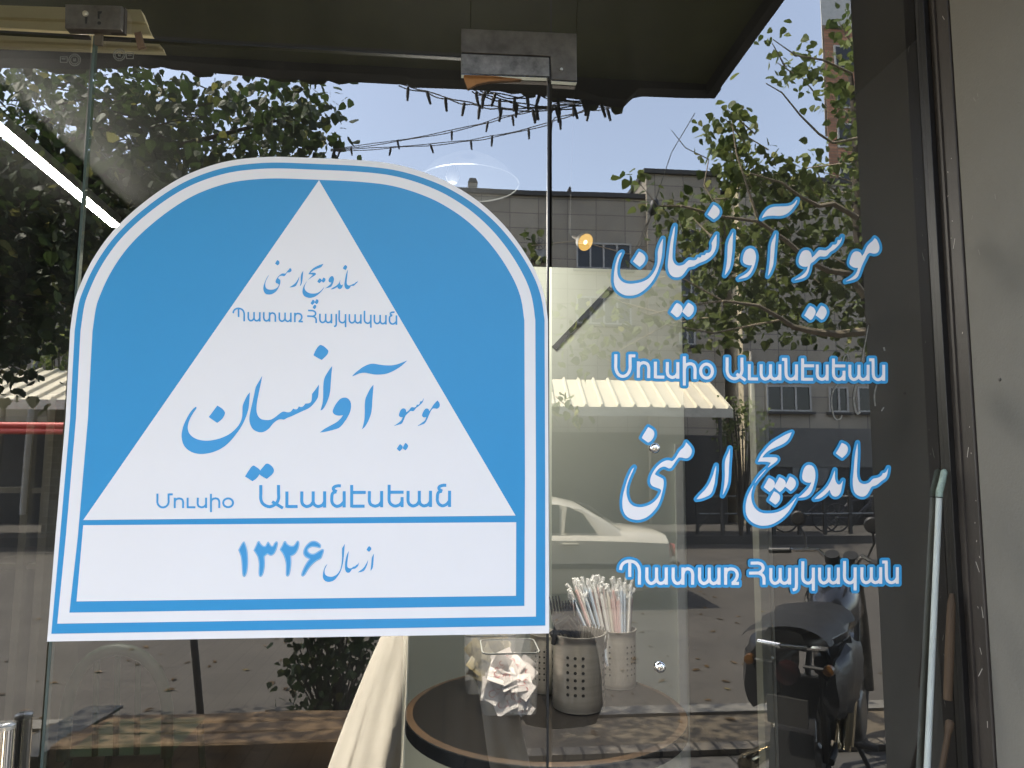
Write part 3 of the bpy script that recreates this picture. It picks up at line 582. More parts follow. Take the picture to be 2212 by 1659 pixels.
# marker scribbles on the right pane
t = thing('scribble', Dp(1840, 850), 'thin pale looping marker scribble at the right edge of the right pane', 'scribble')
SC = mat('grease_marker', (.17, .165, .14), .9, var=.4, scale=120)
def scr(pts, wd):
    q = smooth_loop([(x, y, i in (0, len(pts)-1)) for i, (x, y) in enumerate(pts)], 5)[:5*(len(pts)-1)]
    mb = MB(); o = stroke(q, wd); n = len(q); vs = [Dp(x, y, -.0012) for x, y in o]
    mb.add(vs, [(i, i+1, 2*n-2-i, 2*n-1-i) for i in range(n-1)]); mb.build('pen_line', SC, t)
def z5(x, y): return ((1700+x*.3888)*.86406, (600+y*.3888)*.86406)
scr([z5(*p) for p in ((1212,545),(1195,640),(1175,740),(1165,800))], 2.4)
scr([z5(*p) for p in ((1045,790),(1060,745),(1078,740),(1085,790),(1060,860),(1015,925),(990,960),(975,1020),(980,1090),(1000,1150),(1030,1150),(1045,1120))], 3.0)
scr([z5(*p) for p in ((1135,930),(1120,990),(1122,1060),(1140,1115),(1165,1100))], 4.5)
scr([z5(*p) for p in ((1265,930),(1250,1000),(1258,1085))], 3.5)
scr([z5(*p) for p in ((1310,690),(1318,720))], 4.0); scr([z5(*p) for p in ((1295,1100),(1315,1070))], 3.0)

# jamb and pilaster
t = thing('door_jamb', (XJ, -.03, 0), 'dark brown metal jamb with paint scratches between the glass and the pale pilaster', 'jamb')
D1 = .0675
mb = MB(); mb.box((XJ, -D1, 0), (XJ+.08, .03, 3.2)); mb.build('channel', BRONZE, t, bevel=.002)
mb = MB(); mb.box((XJ-.012, -.014, 0), (XJ-.0005, .012, 3.2)); mb.build('glazing_bead', mat('black_bead', (.010,.009,.008), .45), t, bevel=.001)
mb = MB(); mb.box((XJ-.0035, -.034, 0), (XJ-.0003, -.028, 3.2)); mb.build('groove_lip', BRONZE, t)
random.seed(4)
mb = MB()
for k in range(24):
    y = random.uniform(-D1+.004, -.036); z = random.uniform(1.0, 2.6); l = random.choice([.002,.003,.004,.012,.02]); an = random.uniform(-.6, .6)
    dx = Vector((0, sin(an), cos(an)))*l; nx = Vector((0, cos(an), -sin(an)))*.0007; c = Vector((XJ-.0006, y, z))
    mb.quad(c-dx/2-nx, c+dx/2-nx, c+dx/2+nx, c-dx/2+nx)
mb.build('scratches', SCRATCH, t)
RUST = mat('rust_stain', (.10, .055, .022), .85, var=.45, scale=25)
def prs(px, py, dd): # point on the jamb's side face from a pixel
    d = ray(px, py); k = (XJ+dd)/d.x; return Vector((XJ+dd, d.y*k-CAMD, CAMZ+d.z*k))
PW0 = .274
t = thing('pilaster', (XJ+.5, -.13, 0), 'pale putty coloured pilaster at the right edge with one small screw', 'pilaster')
mb = MB(); mb.box((XJ+.003, -PW0, 0), (XJ+1.4, -D1-.0005, 3.3)); mb.build('pier', PALEW, t, bevel=.004)
c = prs(2160, 820, .003)
mb = MB(); mb.lathe([(0, .0022), (.0028, .0018), (.0034, 0)], c, 12, (-1, 0, 0), cap=False); mb.build('screw', WORN, t, True)
mb = MB()
for (px, py, l, an) in ((2105,215,.012,.5),(2112,205,.008,.2),(2100,470,.008,-.4),(2115,545,.012,.3),(2150,425,.01,.1)):
    c = prs(px, py, .0022); dx = Vector((0, sin(an), cos(an)))*l; nx = Vector((0, cos(an), -sin(an)))*.001; mb = MB(); mb.quad(c-dx/2-nx, c+dx/2-nx, c+dx/2+nx, c-dx/2+nx); mb.build('scuff', mat('wall_scuff', (.22,.205,.18), .8), t)

# broom stick and old wooden stick leaning in the corner
mint = mat('mint_paint', (.40, .435, .40), .5, var=.22, scale=22, stretch=(1,1,.2), bump=.1)
t = thing('broom_handle', Dp(2000, 1659, -.05), 'pale mint green broom handle leaning in the corner of the glass and jamb', 'broom handle')
a = Dp(2029, 1073, -.0085); b = Dp(2001, 1700, -.011); dirv = (b-a)/(b-a).length; low = a + dirv*((a.z-.01)/abs(dirv.z))
mb = MB(); mb.tube([a, a+(low-a)*.5, low], [.0057, .0058, .0060], 12); mb.build('pole', mint, t, True)
tip = Dp(2040, 1018, -.0095)
mb = MB(); mb.tube([a+dirv*.001, a-dirv*.01, a+(tip-a)*.6, tip, tip+(tip-a)*.08], [.0066, .0066, .0064, .006, .002], 12); mb.build('tip', mat('mint_paint_worn', (.22,.29,.24), .6, var=.4, scale=60), t, True)
mb = MB(); mb.lathe([(.0062,-.001),(.0068,-.001),(.0068,.001),(.0062,.001)], a+dirv*.0015, 12, dirv, cap=False); mb.build('joint', RUB, t)
wood_old = mat('old_wood', (.048, .028, .012), .8, var=.4, scale=14, stretch=(1,1,.1))
a = Dp(2052, 1560, -.03); b = Dp(2035, 1659, -.035); dirv = (b-a)/(b-a).length; low = a + dirv*((a.z-.01)/abs(dirv.z))
mb = MB(); mb.tube([a-dirv*.004, a, a+dirv*.012, a+dirv*.02, low], [.004, .0075, .0075, .0055, .006], 10)
tag(mb.build('wooden_stick', wood_old, smooth=True), 'short brown wooden stick with a knobbed end standing behind the mint handle', 'stick')
a = Dp(2056, 1282, -.028); b = Dp(2047, 1512, -.036)
mb = MB(); mb.tube([a, a+(b-a)*.1, a+(b-a)*.5, b], [.004, .0075, .0085, .008], 10)
tag(mb.build('wooden_stick', wood_old, smooth=True), 'short brown wooden batten hanging in the corner above the knobbed stick', 'stick')

# pull handle on the far left leaf
t = thing('pull_handle', Dp(20, 1659, -.026), 'vertical steel pull bar at the bottom left of the glass', 'door handle')
a = Dp(13, 1566, -.026)
mb = MB(); mb.tube([a, a+Vector((0,0,-.45))], .014, 20); mb.build('bar', CHROME, t, True)
mb = MB(); mb.lathe([(0,.003),(.010,.003),(.0142,0),(.0142,-.006)], a, 20, cap=False); mb.build('end_cap', STEEL, t, True)
mb = MB(); mb.tube([a+Vector((0,0,-.30)), a+Vector((0,.026,-.30))], .008, 12); mb.build('standoff', STEEL, t, True)

# facade above and beside the glass
FAC = mat('facade_render', (.10, .10, .095), .85, var=.15, scale=2)
mb = MB(); mb.box((-9, 0, ZTOP), (XJ+.08, .25, 3.3)); mb.box((-9, 0, 3.3), (9, .25, 9)); mb.box((XJ+1.4, -.05, 0), (9, .25, 3.3)); mb.box((-9, -.02, 0), (XL-1.1, .25, ZTOP))
tag(mb.build('shop_facade', FAC), 'dark rendered shop facade wall around and above the glass', 'wall')

# ================================================================== INSIDE THE SHOP
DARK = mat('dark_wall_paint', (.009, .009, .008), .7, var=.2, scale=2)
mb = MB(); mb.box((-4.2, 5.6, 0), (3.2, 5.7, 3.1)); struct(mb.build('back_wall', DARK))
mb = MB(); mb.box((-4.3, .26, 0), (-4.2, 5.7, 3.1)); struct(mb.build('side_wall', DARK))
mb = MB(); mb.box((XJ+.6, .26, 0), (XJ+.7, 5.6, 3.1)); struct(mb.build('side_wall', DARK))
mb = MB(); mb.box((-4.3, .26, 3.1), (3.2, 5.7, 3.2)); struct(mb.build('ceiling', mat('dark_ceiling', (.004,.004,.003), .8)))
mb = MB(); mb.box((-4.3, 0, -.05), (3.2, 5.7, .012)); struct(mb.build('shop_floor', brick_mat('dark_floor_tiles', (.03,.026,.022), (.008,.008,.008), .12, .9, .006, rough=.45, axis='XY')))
# cream door head moulding seen behind the transom
t = thing('ceiling_beam', Z1(400, 200, .16), 'cream moulded beam end behind the lock box, top left', 'beam')
CREAM = mat('cream_paint', (.70, .63, .42), .6, var=.08, scale=4)
for poly, d0, th in (([(-400,20),(905,62),(935,140),(-400,96)], .14, .02), ([(-400,98),(937,142),(972,222),(-400,170)], .15, .01), ([(-400,172),(972,225),(985,238),(-400,192)], .17, .02), ([(-400,196),(1000,250),(1040,300),(-400,240)], .145, .01), ([(-400,242),(1042,302),(1056,336),(-400,282)], .155, .012)):
    mb = MB(); mb.prism([Z1(*p, d0) for p in poly], (0, th, 0)); mb.build('moulding', CREAM, t)
# linear light
t = thing('linear_light', Dz(120, 390, 3.05), 'bright white linear tube light running across the ceiling at the left', 'tube light')
a = Dz(-60, 232, 2.98); b = Dz(250, 491, 2.98)
dv = (b-a).normalized(); sd = Vector((dv.y, -dv.x, 0))*.021
mb = MB(); mb.prism([a-sd, b-sd, b+sd, a+sd], (0, 0, .012)); mb.build('tube', emit_mat('tube_glow', (1, .95, .84), 36.0), t)
mb = MB(); s2 = sd*1.25; o = Vector((0,0,.0125)); mb.prism([a-s2+o, b-s2+o, b+s2+o, a+s2+o], (0, 0, .05)); mb.build('housing', mat('grey_metal', (.3,.3,.3), .5), t)
# pendant and small gold lamp
GOLD = emit_mat('gold_lamp_glow', (1.0, .60, .13), .20)
def lamp_light(name, loc, power, col, rad, parent, spot_to=None):
    l = bpy.data.lights.new(name, 'SPOT' if spot_to else 'POINT'); l.energy = power; l.color = col; l.shadow_soft_size = rad
    if spot_to: l.spot_size = radians(58); l.spot_blend = .8
    o = bpy.data.objects.new(name, l); COL.objects.link(o); o.location = loc
    if spot_to: o.rotation_euler = (Vector(spot_to)-Vector(loc)).to_track_quat('-Z', 'Y').to_euler()
    return o
def spot(px, py, dep, r, label):
    c = Dp(px, py, dep); t = thing('pendant_lamp', c, label, 'lamp')
    ax = Vector((.45, -.75, -.5))
    mb = MB(); mb.lathe([(r*.3, 0), (r*.85, 0), (r, .006)], c, 20, ax, cap=False); mb.lathe([(0, .001),(r*.3, 0)], c, 20, ax, cap=False); mb.build('reflector', GOLD, t, True)
    mb = MB(); mb.lathe([(r*1.0, .003), (r*.8, -.012), (r*.3, -.022), (r*.15, -.05)], c, 20, ax, cap=False); mb.build('shade', mat('dark_brass', (.05,.036,.012), .6, metal=.4), t, True)
    mb = MB(); mb.lathe([(0,.0015),(r*.26,.001)], c+ax.normalized()*.004, 12, ax, cap=False); mb.build('bulb', bpy.data.materials.get('warm_bulb') or emit_mat('warm_bulb', (1,.85,.5), .8), t, True)
    mb = MB(); mb.tube([c-ax.normalized()*.06, c-ax.normalized()*.06+Vector((0,0,.05)), Vector((c.x, c.y+.03, 3.1))], .0012, 6); mb.build('cord', RUB, t)
spot(1262, 522, .34, .0215, 'small glowing gold pendant lamp right of the sticker')
lamp_light('gold_lamp_bulb', Dp(1262, 540, .20), 21.0, (1, .90, .74), .02, None, Dp(1195, 1450, .42))
spot(1186, 806, 2.0, .012, 'tiny gold lamp glowing in the gap beside the sticker')
# big glass dish lamp
t = thing('glass_dish_lamp', Dp(1010, 380, .8), 'large clear glass dish lamp hanging above the sticker', 'lamp')
c = Dp(1012, 398, .8); lamp_light('dish_lamp_bulb', c+Vector((-.05,-.02,-.16)), 4.4, (1, .95, .86), .14, None)
DISH = bpy.data.materials.new('dish_glass'); DISH.use_nodes = True
nn = DISH.node_tree; pp = nn.nodes['Principled BSDF']; pp.inputs['Roughness'].default_value = .1; pp.inputs['Base Color'].default_value = (.8,.85,.85,1)
tr = nn.nodes.new('ShaderNodeBsdfTransparent'); mx = nn.nodes.new('ShaderNodeMixShader'); mx.inputs[0].default_value = .012
nn.links.new(tr.outputs[0], mx.inputs[1]); nn.links.new(pp.outputs[0], mx.inputs[2]); nn.links.new(mx.outputs[0], nn.nodes['Material Output'].inputs[0])
mb = MB(); mb.lathe([(.157, 0), (.146, .015), (.117, .05), (.066, .08), (.022, .09)], c, 40, cap=False); mb.build('dish', DISH, t, True)
mb = MB(); mb.lathe([(.155, -.002), (.159, 0), (.155, .003)], c, 40, cap=False); mb.build('rim', mat('dish_rim', (.06,.065,.065), .2), t, True)
mb = MB(); mb.lathe([(0, -.022), (.015, -.018), (.022, 0), (.015, .022), (.009, .045)], c+Vector((-.05, 0, .02)), 14); mb.build('bulb', mat('frosted_bulb', (.07,.07,.068), .3), t, True)
mb = MB(); mb.tube([c+Vector((0,0,.12)), Vector((c.x, c.y, 3.1))], .0015, 6); mb.build('cord', RUB, t)
c = Dp(978, 398, 2.6); t = thing('wall_light', c, 'small bright square light peeking over the sticker shoulder', 'light')
mb = MB(); mb.box(c-Vector((.03,.01,.028)), c+Vector((.03,.01,.028))); mb.build('glow_panel', emit_mat('panel_glow', (1,.97,.92), 4.0), t)
mb = MB(); mb.box(c+Vector((-.036,.011,-.034)), c+Vector((.036,.04,.034))); mb.build('case', mat('grey_metal', (.3,.3,.3)), t)
# pale cabinet behind the table
t = thing('pale_cabinet', Dp(1200, 1650, 1.2), 'tall pale greenish white cabinet standing behind the round table', 'cabinet')
PCAB = mat('pale_cabinet_paint', (.64, .68, .57), .5, var=.05, scale=2)
xa, xb = Dp(870, 1450, 1.2).x, Dp(1482, 1100, 1.2).x; zt = Dp(1300, 580, 1.2).z
mb = MB(); mb.box((xa, 1.2, .013), (xb, 1.9, zt)); mb.build('carcass', PCAB, t, bevel=.003)
mb = MB(); mb.box((Dp(1462, 1300, 1.2).x, 1.185, .05), (Dp(1478, 1300, 1.2).x, 1.1995, Dp(1470, 960, 1.2).z)); mb.build('edge_trim', mat('trim_paint', (.66,.68,.62), .45), t)
a = Dp(1196, 752, 1.19); b = Dp(1320, 622, 1.19); dv = (b-a).normalized(); nv = Vector((dv.z, 0, -dv.x))*.0085
mb = MB(); mb.prism([a-nv, b-nv, b+nv, a+nv], (0, .008, 0)); mb.build('tape_strip', mat('dark_tape', (.05,.05,.045), .7), t)
# aluminium post of an inner partition
t = thing('partition_post', Dp(1650, 1659, .75), 'slim pale aluminium post standing inside the right pane', 'post')
AL = mat('dull_aluminium', (.40, .40, .33), .45, metal=.3, var=.12, scale=6)
zt = Dp(1630, 790, .75).z
for nm, pa, pb, d0 in (('rib', 1640, 1645, .745), ('web', 1646, 1663, .755), ('rib', 1664, 1668, .745)):
    xa, xb = Dp(pa, 1230, .75).x, Dp(pb, 1230, .75).x
    mb = MB(); mb.box((xa, d0, .013), (xb, .79, zt)); mb.build(nm, AL, t)
# dark shelving at the left
t = thing('shelf_unit', Dp(60, 1230, 2.0), 'dark shelving unit with pale uprights deep inside at the left', 'shelving')
PUP = mat('pale_upright', (.17,.16,.12), .6)
for pa, pb in ((-60, -40), (44, 60), (86, 104)):
    xa, xb = Dp(pa, 1100, 2.0).x, Dp(pb, 1100, 2.0).x
    mb = MB(); mb.box((xa, 2.0, .013), (xb, 2.35, Dp(60, 850, 2.0).z)); mb.build('upright', PUP, t)
for py in (905, 1060, 1225):
    z = Dp(60, py, 2.0).z; mb = MB(); mb.box((Dp(-60, 1100, 2.0).x, 2.02, z-.012), (Dp(104, 1100, 2.0).x-.001, 2.34, z+.012)); mb.build('shelf', PUP, t)
# two plastic chairs
def chair(c, rz, m, label):
    t = thing('plastic_chair', c, label, 'chair', 'plastic chairs inside the shop'); R = rotz(rz); c = Vector(c)
    def P(x, y, z): return c + R @ Vector((x, y, z))
    for sx in (-1, 1):
        for sy in (-1, 1):
            mb = MB(); mb.tube([P(sx*.23, sy*.22, 0), P(sx*.19, sy*.19, .43)], .016, 8); mb.build('leg', m, t, True)
    mb = MB(); mb.grid([[P(-.21, -.21+.42*j/6, .44-.01*math.sin(pi*i/6)*math.sin(pi*j/6)) if False else P(-.21+.42*i/6, -.21+.42*j/6, .445-.018*math.sin(pi*i/6)*math.sin(pi*j/6)) for j in range(7)] for i in range(7)]); mb.build('seat', m, t, True)
    arc = [P(.2*cos(pi*k/12), .22+.04*math.sin(pi*k/12), .45+.42*math.sin(pi*k/12)**.6 if 0 < k < 12 else .44) for k in range(13)]
    mb = MB(); mb.tube(arc, .024, 10); mb.build('backrest', m, t, True)
    for x in (-.08, 0, .08):
        mb = MB(); mb.tube([P(x, .215, .45), P(x, .255, .84)], .012, 8); mb.build('slat', m, t, True)
cc = Dp(305, 1500, 2.0)
chair((cc.x, 2.0, .013), pi, mat('green_plastic', (.010,.040,.018), .5), 'green plastic chair with an arched back inside the lower left glass')
chair((cc.x-.62, 1.2, .013), pi*.8, mat('red_plastic', (.16,.012,.01), .5), 'red plastic chair inside the lower left corner of the glass')

# ---- round table and what stands on it
TY = .50; TZ = Dp(1178, 1528, TY).z; TC = Vector((Dp(1178, 1528, TY).x, TY, TZ)); TR = .347
t = thing('round_table', (TC.x, TC.y, .013), 'round dark plank table with a worn golden rim, inside behind the right pane', 'table')
TW = brick_mat('dark_planks', (.0085, .0065, .005), (.0015,.001,.001), .6, .085, .003, rough=.55, var=.3, offset=0, axis='YX'); TW.node_tree.nodes['Principled BSDF'].inputs['Specular IOR Level'].default_value = .2
mb = MB(); mb.lathe([(0, 0), (TR-.019, 0)], TC, 72, cap=False); mb.build('top', TW, t)
mb = MB(); mb.lathe([(TR-.019, .0003), (TR-.009, 0), (TR-.002, -.002)], TC, 72, cap=False); mb.build('worn_rim', mat('worn_gold_wood', (.008,.006,.004), .6, scale=3.2, col2=(.075,.038,.012)), t, True)
mb = MB(); mb.lathe([(TR-.002, -.002), (TR, -.004), (TR, -.034), (TR-.012, -.036), (0, -.036)], TC, 72, cap=False); mb.build('band', mat('dark_metal_band', (.03,.035,.037), .25, metal=.6), t, True)
mb = MB(); mb.lathe([(.03, -.036), (.028, -TZ+.06), (.05, -TZ+.05), (.20, -TZ+.03), (.21, -TZ+.014)], TC, 32); mb.build('pedestal', BRONZE, t, True)

def perforated_cup(name, c, r, h, label, turn=0.0):
    t = thing(name, c, label, 'utensil cup', 'perforated steel cups on the round table'); n = 40; rows = 13
    prof = [(r*.86, .0), (r*.98, .006), (r, .012)]+[(r, .012+(h-.02)*k/10) for k in range(1, 11)]+[(r+.003, h-.003), (r+.003, h), (r-.001, h), (r-.001, .004), (0, .004)]
    mb = MB(); mb.lathe(prof, c, n, cap=False); mb.build('wall', STEEL, t, True)
    for g in range(4):
        mb = MB()
        for col in (-1, 0, 1):
            an = g*pi/2 + turn + col*.29
            for k in range(6):
                z = h*.26+k*h*.095; d = Vector((cos(an), sin(an), 0)); p = Vector(c)+d*(r+.0004)+Vector((0,0,z))
                mb.lathe([(0, .0002), (r*.062, 0)], p, 10, d, cap=False)
        mb.build('hole_grid', mat('hole_black', (.006,.006,.006), .9), t)
    return t
def on_table(px, py): p = Dz(px, py, TZ); return Vector((p.x, p.y, TZ+.0005))
CF = on_table(1250, 1528); CB = on_table(1335, 1482); CL = on_table(1178, 1492)
sc = lambda c: (c.y+CAMD)/FPX
perforated_cup('utensil_cup', CF, 55*sc(CF), 150*sc(CF)*1.02, 'front perforated steel cup, full of black and clear plastic forks', -pi/2-.30)
perforated_cup('utensil_cup', CB, 38*sc(CB), 118*sc(CB), 'rear perforated steel cup, full of wrapped straws', -pi/2+.6)
perforated_cup('utensil_cup', CL, 33*sc(CL), 118*sc(CL), 'perforated steel cup left of the fork cup, half hidden by the pane gap', -pi/2-.5)
random.seed(11)
STR = [mat('straw_clear', (.62,.62,.60), .25), mat('straw_red', (.50,.12,.10), .35), mat('straw_cream', (.62,.58,.45), .35), mat('straw_blue', (.20,.38,.60), .35)]
WRAP = bpy.data.materials.new('clear_wrapper'); WRAP.use_nodes = True; q = WRAP.node_tree
pp = q.nodes['Principled BSDF']; pp.inputs['Base Color'].default_value = (.8,.82,.83,1); pp.inputs['Roughness'].default_value = .18
tr = q.nodes.new('ShaderNodeBsdfTransparent'); mx = q.nodes.new('ShaderNodeMixShader'); mx.inputs[0].default_value = .45
q.links.new(tr.outputs[0], mx.inputs[1]); q.links.new(pp.outputs[0], mx.inputs[2]); q.links.new(mx.outputs[0], q.nodes['Material Output'].inputs[0])
for k in range(58):
    u = (k+random.random()*.6)/58; dep = CB.y+random.uniform(-.03, .03)
    top = Dp(1226+u*142, 1262+random.uniform(-18, 26), dep-.01); bot = Dp(1300+u*56, 1440, dep)
    st = thing('wrapped_straw', bot, 'paper and film wrapped drinking straw bunched with the others in the rear steel cup', 'straw', 'wrapped straws')
    ci = random.choice([0,1,1,1,2,3,3])
    d = (top-bot)
    mb = MB(); mb.tube([bot, bot+d*.88], .0040, 6); mb.build('straw', STR[ci], st, True)
    mb = MB(); mb.tube([bot, bot+d*.5, bot+d*.9, top-d*.06, top-d*.045+Vector((random.uniform(-.004,.004),0,0)), top+Vector((random.uniform(-.008,.008),0,.004))], [.0058,.0062,.0060,.0040,.0062,.0078], 6, flat=.7); mb.build('wrapper', WRAP, st, True)
BLK = mat('black_plastic', (.010,.010,.011), .25); CLR = mat('smoky_plastic', (.075,.07,.06), .2)
def fork(head, foot, m, label, grp, wd=.0145):
    t = thing('plastic_fork', foot, label, 'fork', grp); d = (head-foot); L = d.length; d.normalize(); sd = Vector((1,0,0)) - d*d.x; sd.normalize(); nn = d.cross(sd)
    mb = MB(); mb.tube([foot, foot+d*L*.6], [.004, .0045], 6, flat=.4); mb.build('handle', m, t, True)
    mb = MB(); rows = []
    for k in range(6):
        u = k/5; wv = .004+(wd-.004)*min(1, u*1.6); b = foot+d*L*(.58+.22*u)+nn*(-.006*math.sin(pi*u)); rows.append([b-sd*wv, b, b+sd*wv])
    mb.grid(rows); mb.build('head', m, t, True)
    for x in (-1, -.33, .33, 1):
        a = foot+d*L*.79+sd*wd*x*.82; mb = MB(); mb.tube([a, a+d*L*.12+nn*.002, a+d*L*.21+nn*.006], [.0030,.0027,.0014], 5); mb.build('tine', m, t, True)
for k, (px, py) in enumerate(((1198,1288),(1206,1300),(1222,1302),(1232,1296),(1214,1312))):
    fork(Dp(px, py, CF.y+.03), Dp(1222+k*8, 1470, CF.y), BLK, 'black plastic fork standing in the front steel cup', 'black plastic forks')
for k, (px, py) in enumerate(((1255,1352),(1268,1356),(1282,1350),(1295,1354),(1304,1362))):
    fork(Dp(px, py, CF.y-.01), Dp(1246+k*9, 1480, CF.y), CLR, 'clear smoky plastic fork standing in the front steel cup', 'clear plastic forks')
for k, (pts) in enumerate((((1195,1392),(1205,1352),(1226,1338),(1242,1362),(1248,1398)), ((1188,1372),(1214,1356),(1236,1370),(1240,1400)), ((1196,1345),(1222,1332),(1246,1352),(1249,1390)))):
    mb = MB(); mb.tube([Dp(x, y, CF.y-.025+.02*k) for x, y in pts], [.006,.011,.012,.011,.008], 8) if len(pts) == 5 else mb.tube([Dp(x, y, CF.y-.02+.02*k) for x, y in pts], [.007,.011,.011,.008], 8)
    tag(mb.build('black_spoon', BLK, smooth=True), 'curved black plastic spoon bent over the rim of the front steel cup', 'spoon', 'black spoons in the front cup')
# clear boxes
def clear_box(pxl, pxr, pyt, pyb, label, extra):
    c = on_table((pxl+pxr)/2, pyb-22); s_ = sc(c); hw = (pxr-pxl)/2*s_; h = (pyb-pyt-14)*s_*1.0
    t = thing('clear_box', c, label, 'container', 'clear plastic boxes on the round table')
    mb = MB()
    def ringp(hx, z, rr): 
        P = []
        for (sx, sy, a0) in ((1,1,0),(-1,1,pi/2),(-1,-1,pi),(1,-1,3*pi/2)):
            for k in range(4): an = a0+k*pi/6; P.append(c+Vector((sx*(hx-rr)+rr*cos(an), sy*(hx-rr)+rr*sin(an), z)))
        return P
    prof = [(hw*.94, .001), (hw*.98, h*.5), (hw, h)]
    mb.grid([ringp(a, z, hw*.25) for a, z in prof], True); mb.build('wall', WRAP2, t, True)
    mb = MB(); mb.grid([ringp(hw*1.01, h-.004, hw*.25), ringp(hw*1.03, h, hw*.25), ringp(hw*.99, h, hw*.25)], True); mb.build('rim', mat('clear_rim', (.42,.44,.43), .15), t, True)
    return c, hw, h
WRAP2 = WRAP.copy(); WRAP2.name = 'clear_plastic'; WRAP2.node_tree.nodes['Mix Shader'].inputs[0].default_value = .20; WRAP2.node_tree.nodes['Principled BSDF'].inputs['Roughness'].default_value = .06
PKT = mat('white_packet_paper', (.66,.63,.62), .7, var=.05, scale=30); PRED = mat('red_packet_print', (.42,.03,.04), .7); OLV = mat('olive_packet_film', (.20,.17,.09), .35, var=.45, scale=30); BRK = mat('dark_packet_print', (.05,.045,.03), .5)
def packets(c, hw, h, n, m, mp, label, grp, size, fill):
    random.seed(int(c.x*1000)+n)
    for k in range(n):
        z = .012+fill*h*(k/n); p = c+Vector((random.uniform(-.62,.62)*hw, random.uniform(-.80,.35)*hw if k % 3 else -.72*hw, z+random.uniform(0,.012)))
        R = rotz(random.uniform(-.5,.5)) @ rotx(random.uniform(.9,1.5)) @ rotz(random.uniform(-1.2,1.2)) @ roty(random.uniform(-.3,.3))
        t = thing('sachet', p, label, 'sachet', grp); a, b = size
        ml = MB(); rows = []
        for i in range(5):
            rows.append([p + R @ Vector((-a/2+a*i/4, -b/2+b*j/4, .0035*math.sin(pi*i/4)*math.sin(pi*j/4)+.0015*math.sin(i*2+k))) for j in range(5)])
        ml.grid(rows); rows2 = [[q - R @ Vector((0,0,.004*math.sin(pi*i/4)*math.sin(pi*j/4)+.0006)) for j, q in enumerate(r)] for i, r in enumerate(rows)]; ml.grid(rows2); ml.build('packet', m, t, True)
        mp_ = MB()
        for sgn in (1, -1):
            for (r0, r1, x0) in ((.0085,.0066,-.009),(.006,.0044,.011)):
                A = [p + R @ Vector((x0+r0*cos(q), r0*sin(q), sgn*.0048)) for q in np.linspace(.4, 4.6, 9)]; B = [p + R @ Vector((x0+r1*cos(q), r1*sin(q), sgn*.0048)) for q in np.linspace(.4, 4.6, 9)]
                mp_.grid([A, B])
            mp_.quad(*[p + R @ Vector((u, v, sgn*.0048)) for u, v in ((-.008,-.009),(.008,-.009),(.008,-.0082),(-.008,-.0082))])
        mp_.build('print', mp, t)
c, hw, h = clear_box(1041, 1156, 1412, 1549, 'front clear square box half full of white and red sugar sachets', 0)
packets(c, hw, h, 34, PKT, PRED, 'small white paper sachet with red print, in the front clear box', 'white sachets', (.056, .042), .62)
c, hw, h = clear_box(1004, 1108, 1376, 1506, 'rear clear square box holding olive sachets', 0)
packets(c, hw, h, 16, OLV, BRK, 'olive brown foil sachet, in the rear clear box', 'olive sachets', (.065, .045), .75)

# ================================================================== THE STREET (seen in the glass, built where it stands behind the camera)
YF = -18.15                                            # facade line across the street
def noise_ground(name, c, c2, sc, bump): return mat(name, c, .9, scale=sc, col2=c2, bump=bump, bscale=45)
mb = MB(); mb.quad((-250,-250,-.32),(250,-250,-.32),(250,250,-.32),(-250,250,-.32)); struct(mb.build('ground', mat('far_ground', (.16,.15,.13), .95)))
mb = MB(); mb.box((-90,-14.65,-.31),(90,-3.65,-.2)); struct(mb.build('road', noise_ground('asphalt', (.040,.035,.028), (.063,.055,.044), 1.6, .25)))
mb = MB(); mb.box((-90,-2.75,-.31),(90,-.001,0)); struct(mb.build('sidewalk', brick_mat('pavement_tiles', (.095,.088,.078), (.03,.028,.025), .4, .4, .008, axis='XY', var=.12)))
mb = MB(); mb.box((-90,-2.86,-.31),(90,-2.752,.035)); struct(mb.build('paver_kerb', brick_mat('kerb_pavers', (.20,.17,.13), (.03,.027,.02), .11, .3, .009, axis='XZ')))
mb = MB(); mb.box((-90,-3.49,-.31),(90,-2.862,-.03)); struct(mb.build('planting_bed', noise_ground('dry_soil', (.07,.055,.036), (.14,.11,.07), 5, .6)))
mb = MB(); mb.box((-90,-3.648,-.31),(90,-3.492,-.01)); struct(mb.build('kerb', mat('kerb_concrete', (.15,.14,.12), .85, bump=.2)))
mb = MB(); mb.box((-90,-15.0,-.31),(90,-14.652,-.02)); struct(mb.build('kerb', mat('shaded_far_concrete', (.055,.05,.043), .9, var=.25, scale=2)))  # concrete darkened to stand in for the shadow over the far pavement
mb = MB(); mb.box((-90,YF-.5,-.31),(90,-15.002,-.03)); struct(mb.build('sidewalk', MATS['shaded_far_concrete']))

# fallen leaves on the road and pavement
random.seed(21); mb = MB()
for k in range(420):
    y = random.uniform(-9.5, -2.0); x = random.uniform(-5, 4)
    z = -.195 if y < -3.66 else (-.024 if y < -3.5 else (-.024 if y < -2.87 else .006))
    if -2.87 < y < -2.74 or -3.66 < y < -3.48: continue
    a = random.uniform(0, 6.28); s = random.uniform(.02, .05); c = Vector((x, y, z)); R = rotz(a)
    mb.add([c+R@Vector(v)*s for v in ((0,-1,0),(.55,-.2,.18),(.3,.5,.3),(0,1,.05),(-.3,.5,.25),(-.5,-.2,.12))], [(0,1,2,3),(0,3,4,5)])
tag(mb.build('fallen_leaves', leaf_mat('dry_leaf', (.05,.03,.012), (.16,.10,.04), (.22,.17,.05))), kind='stuff')

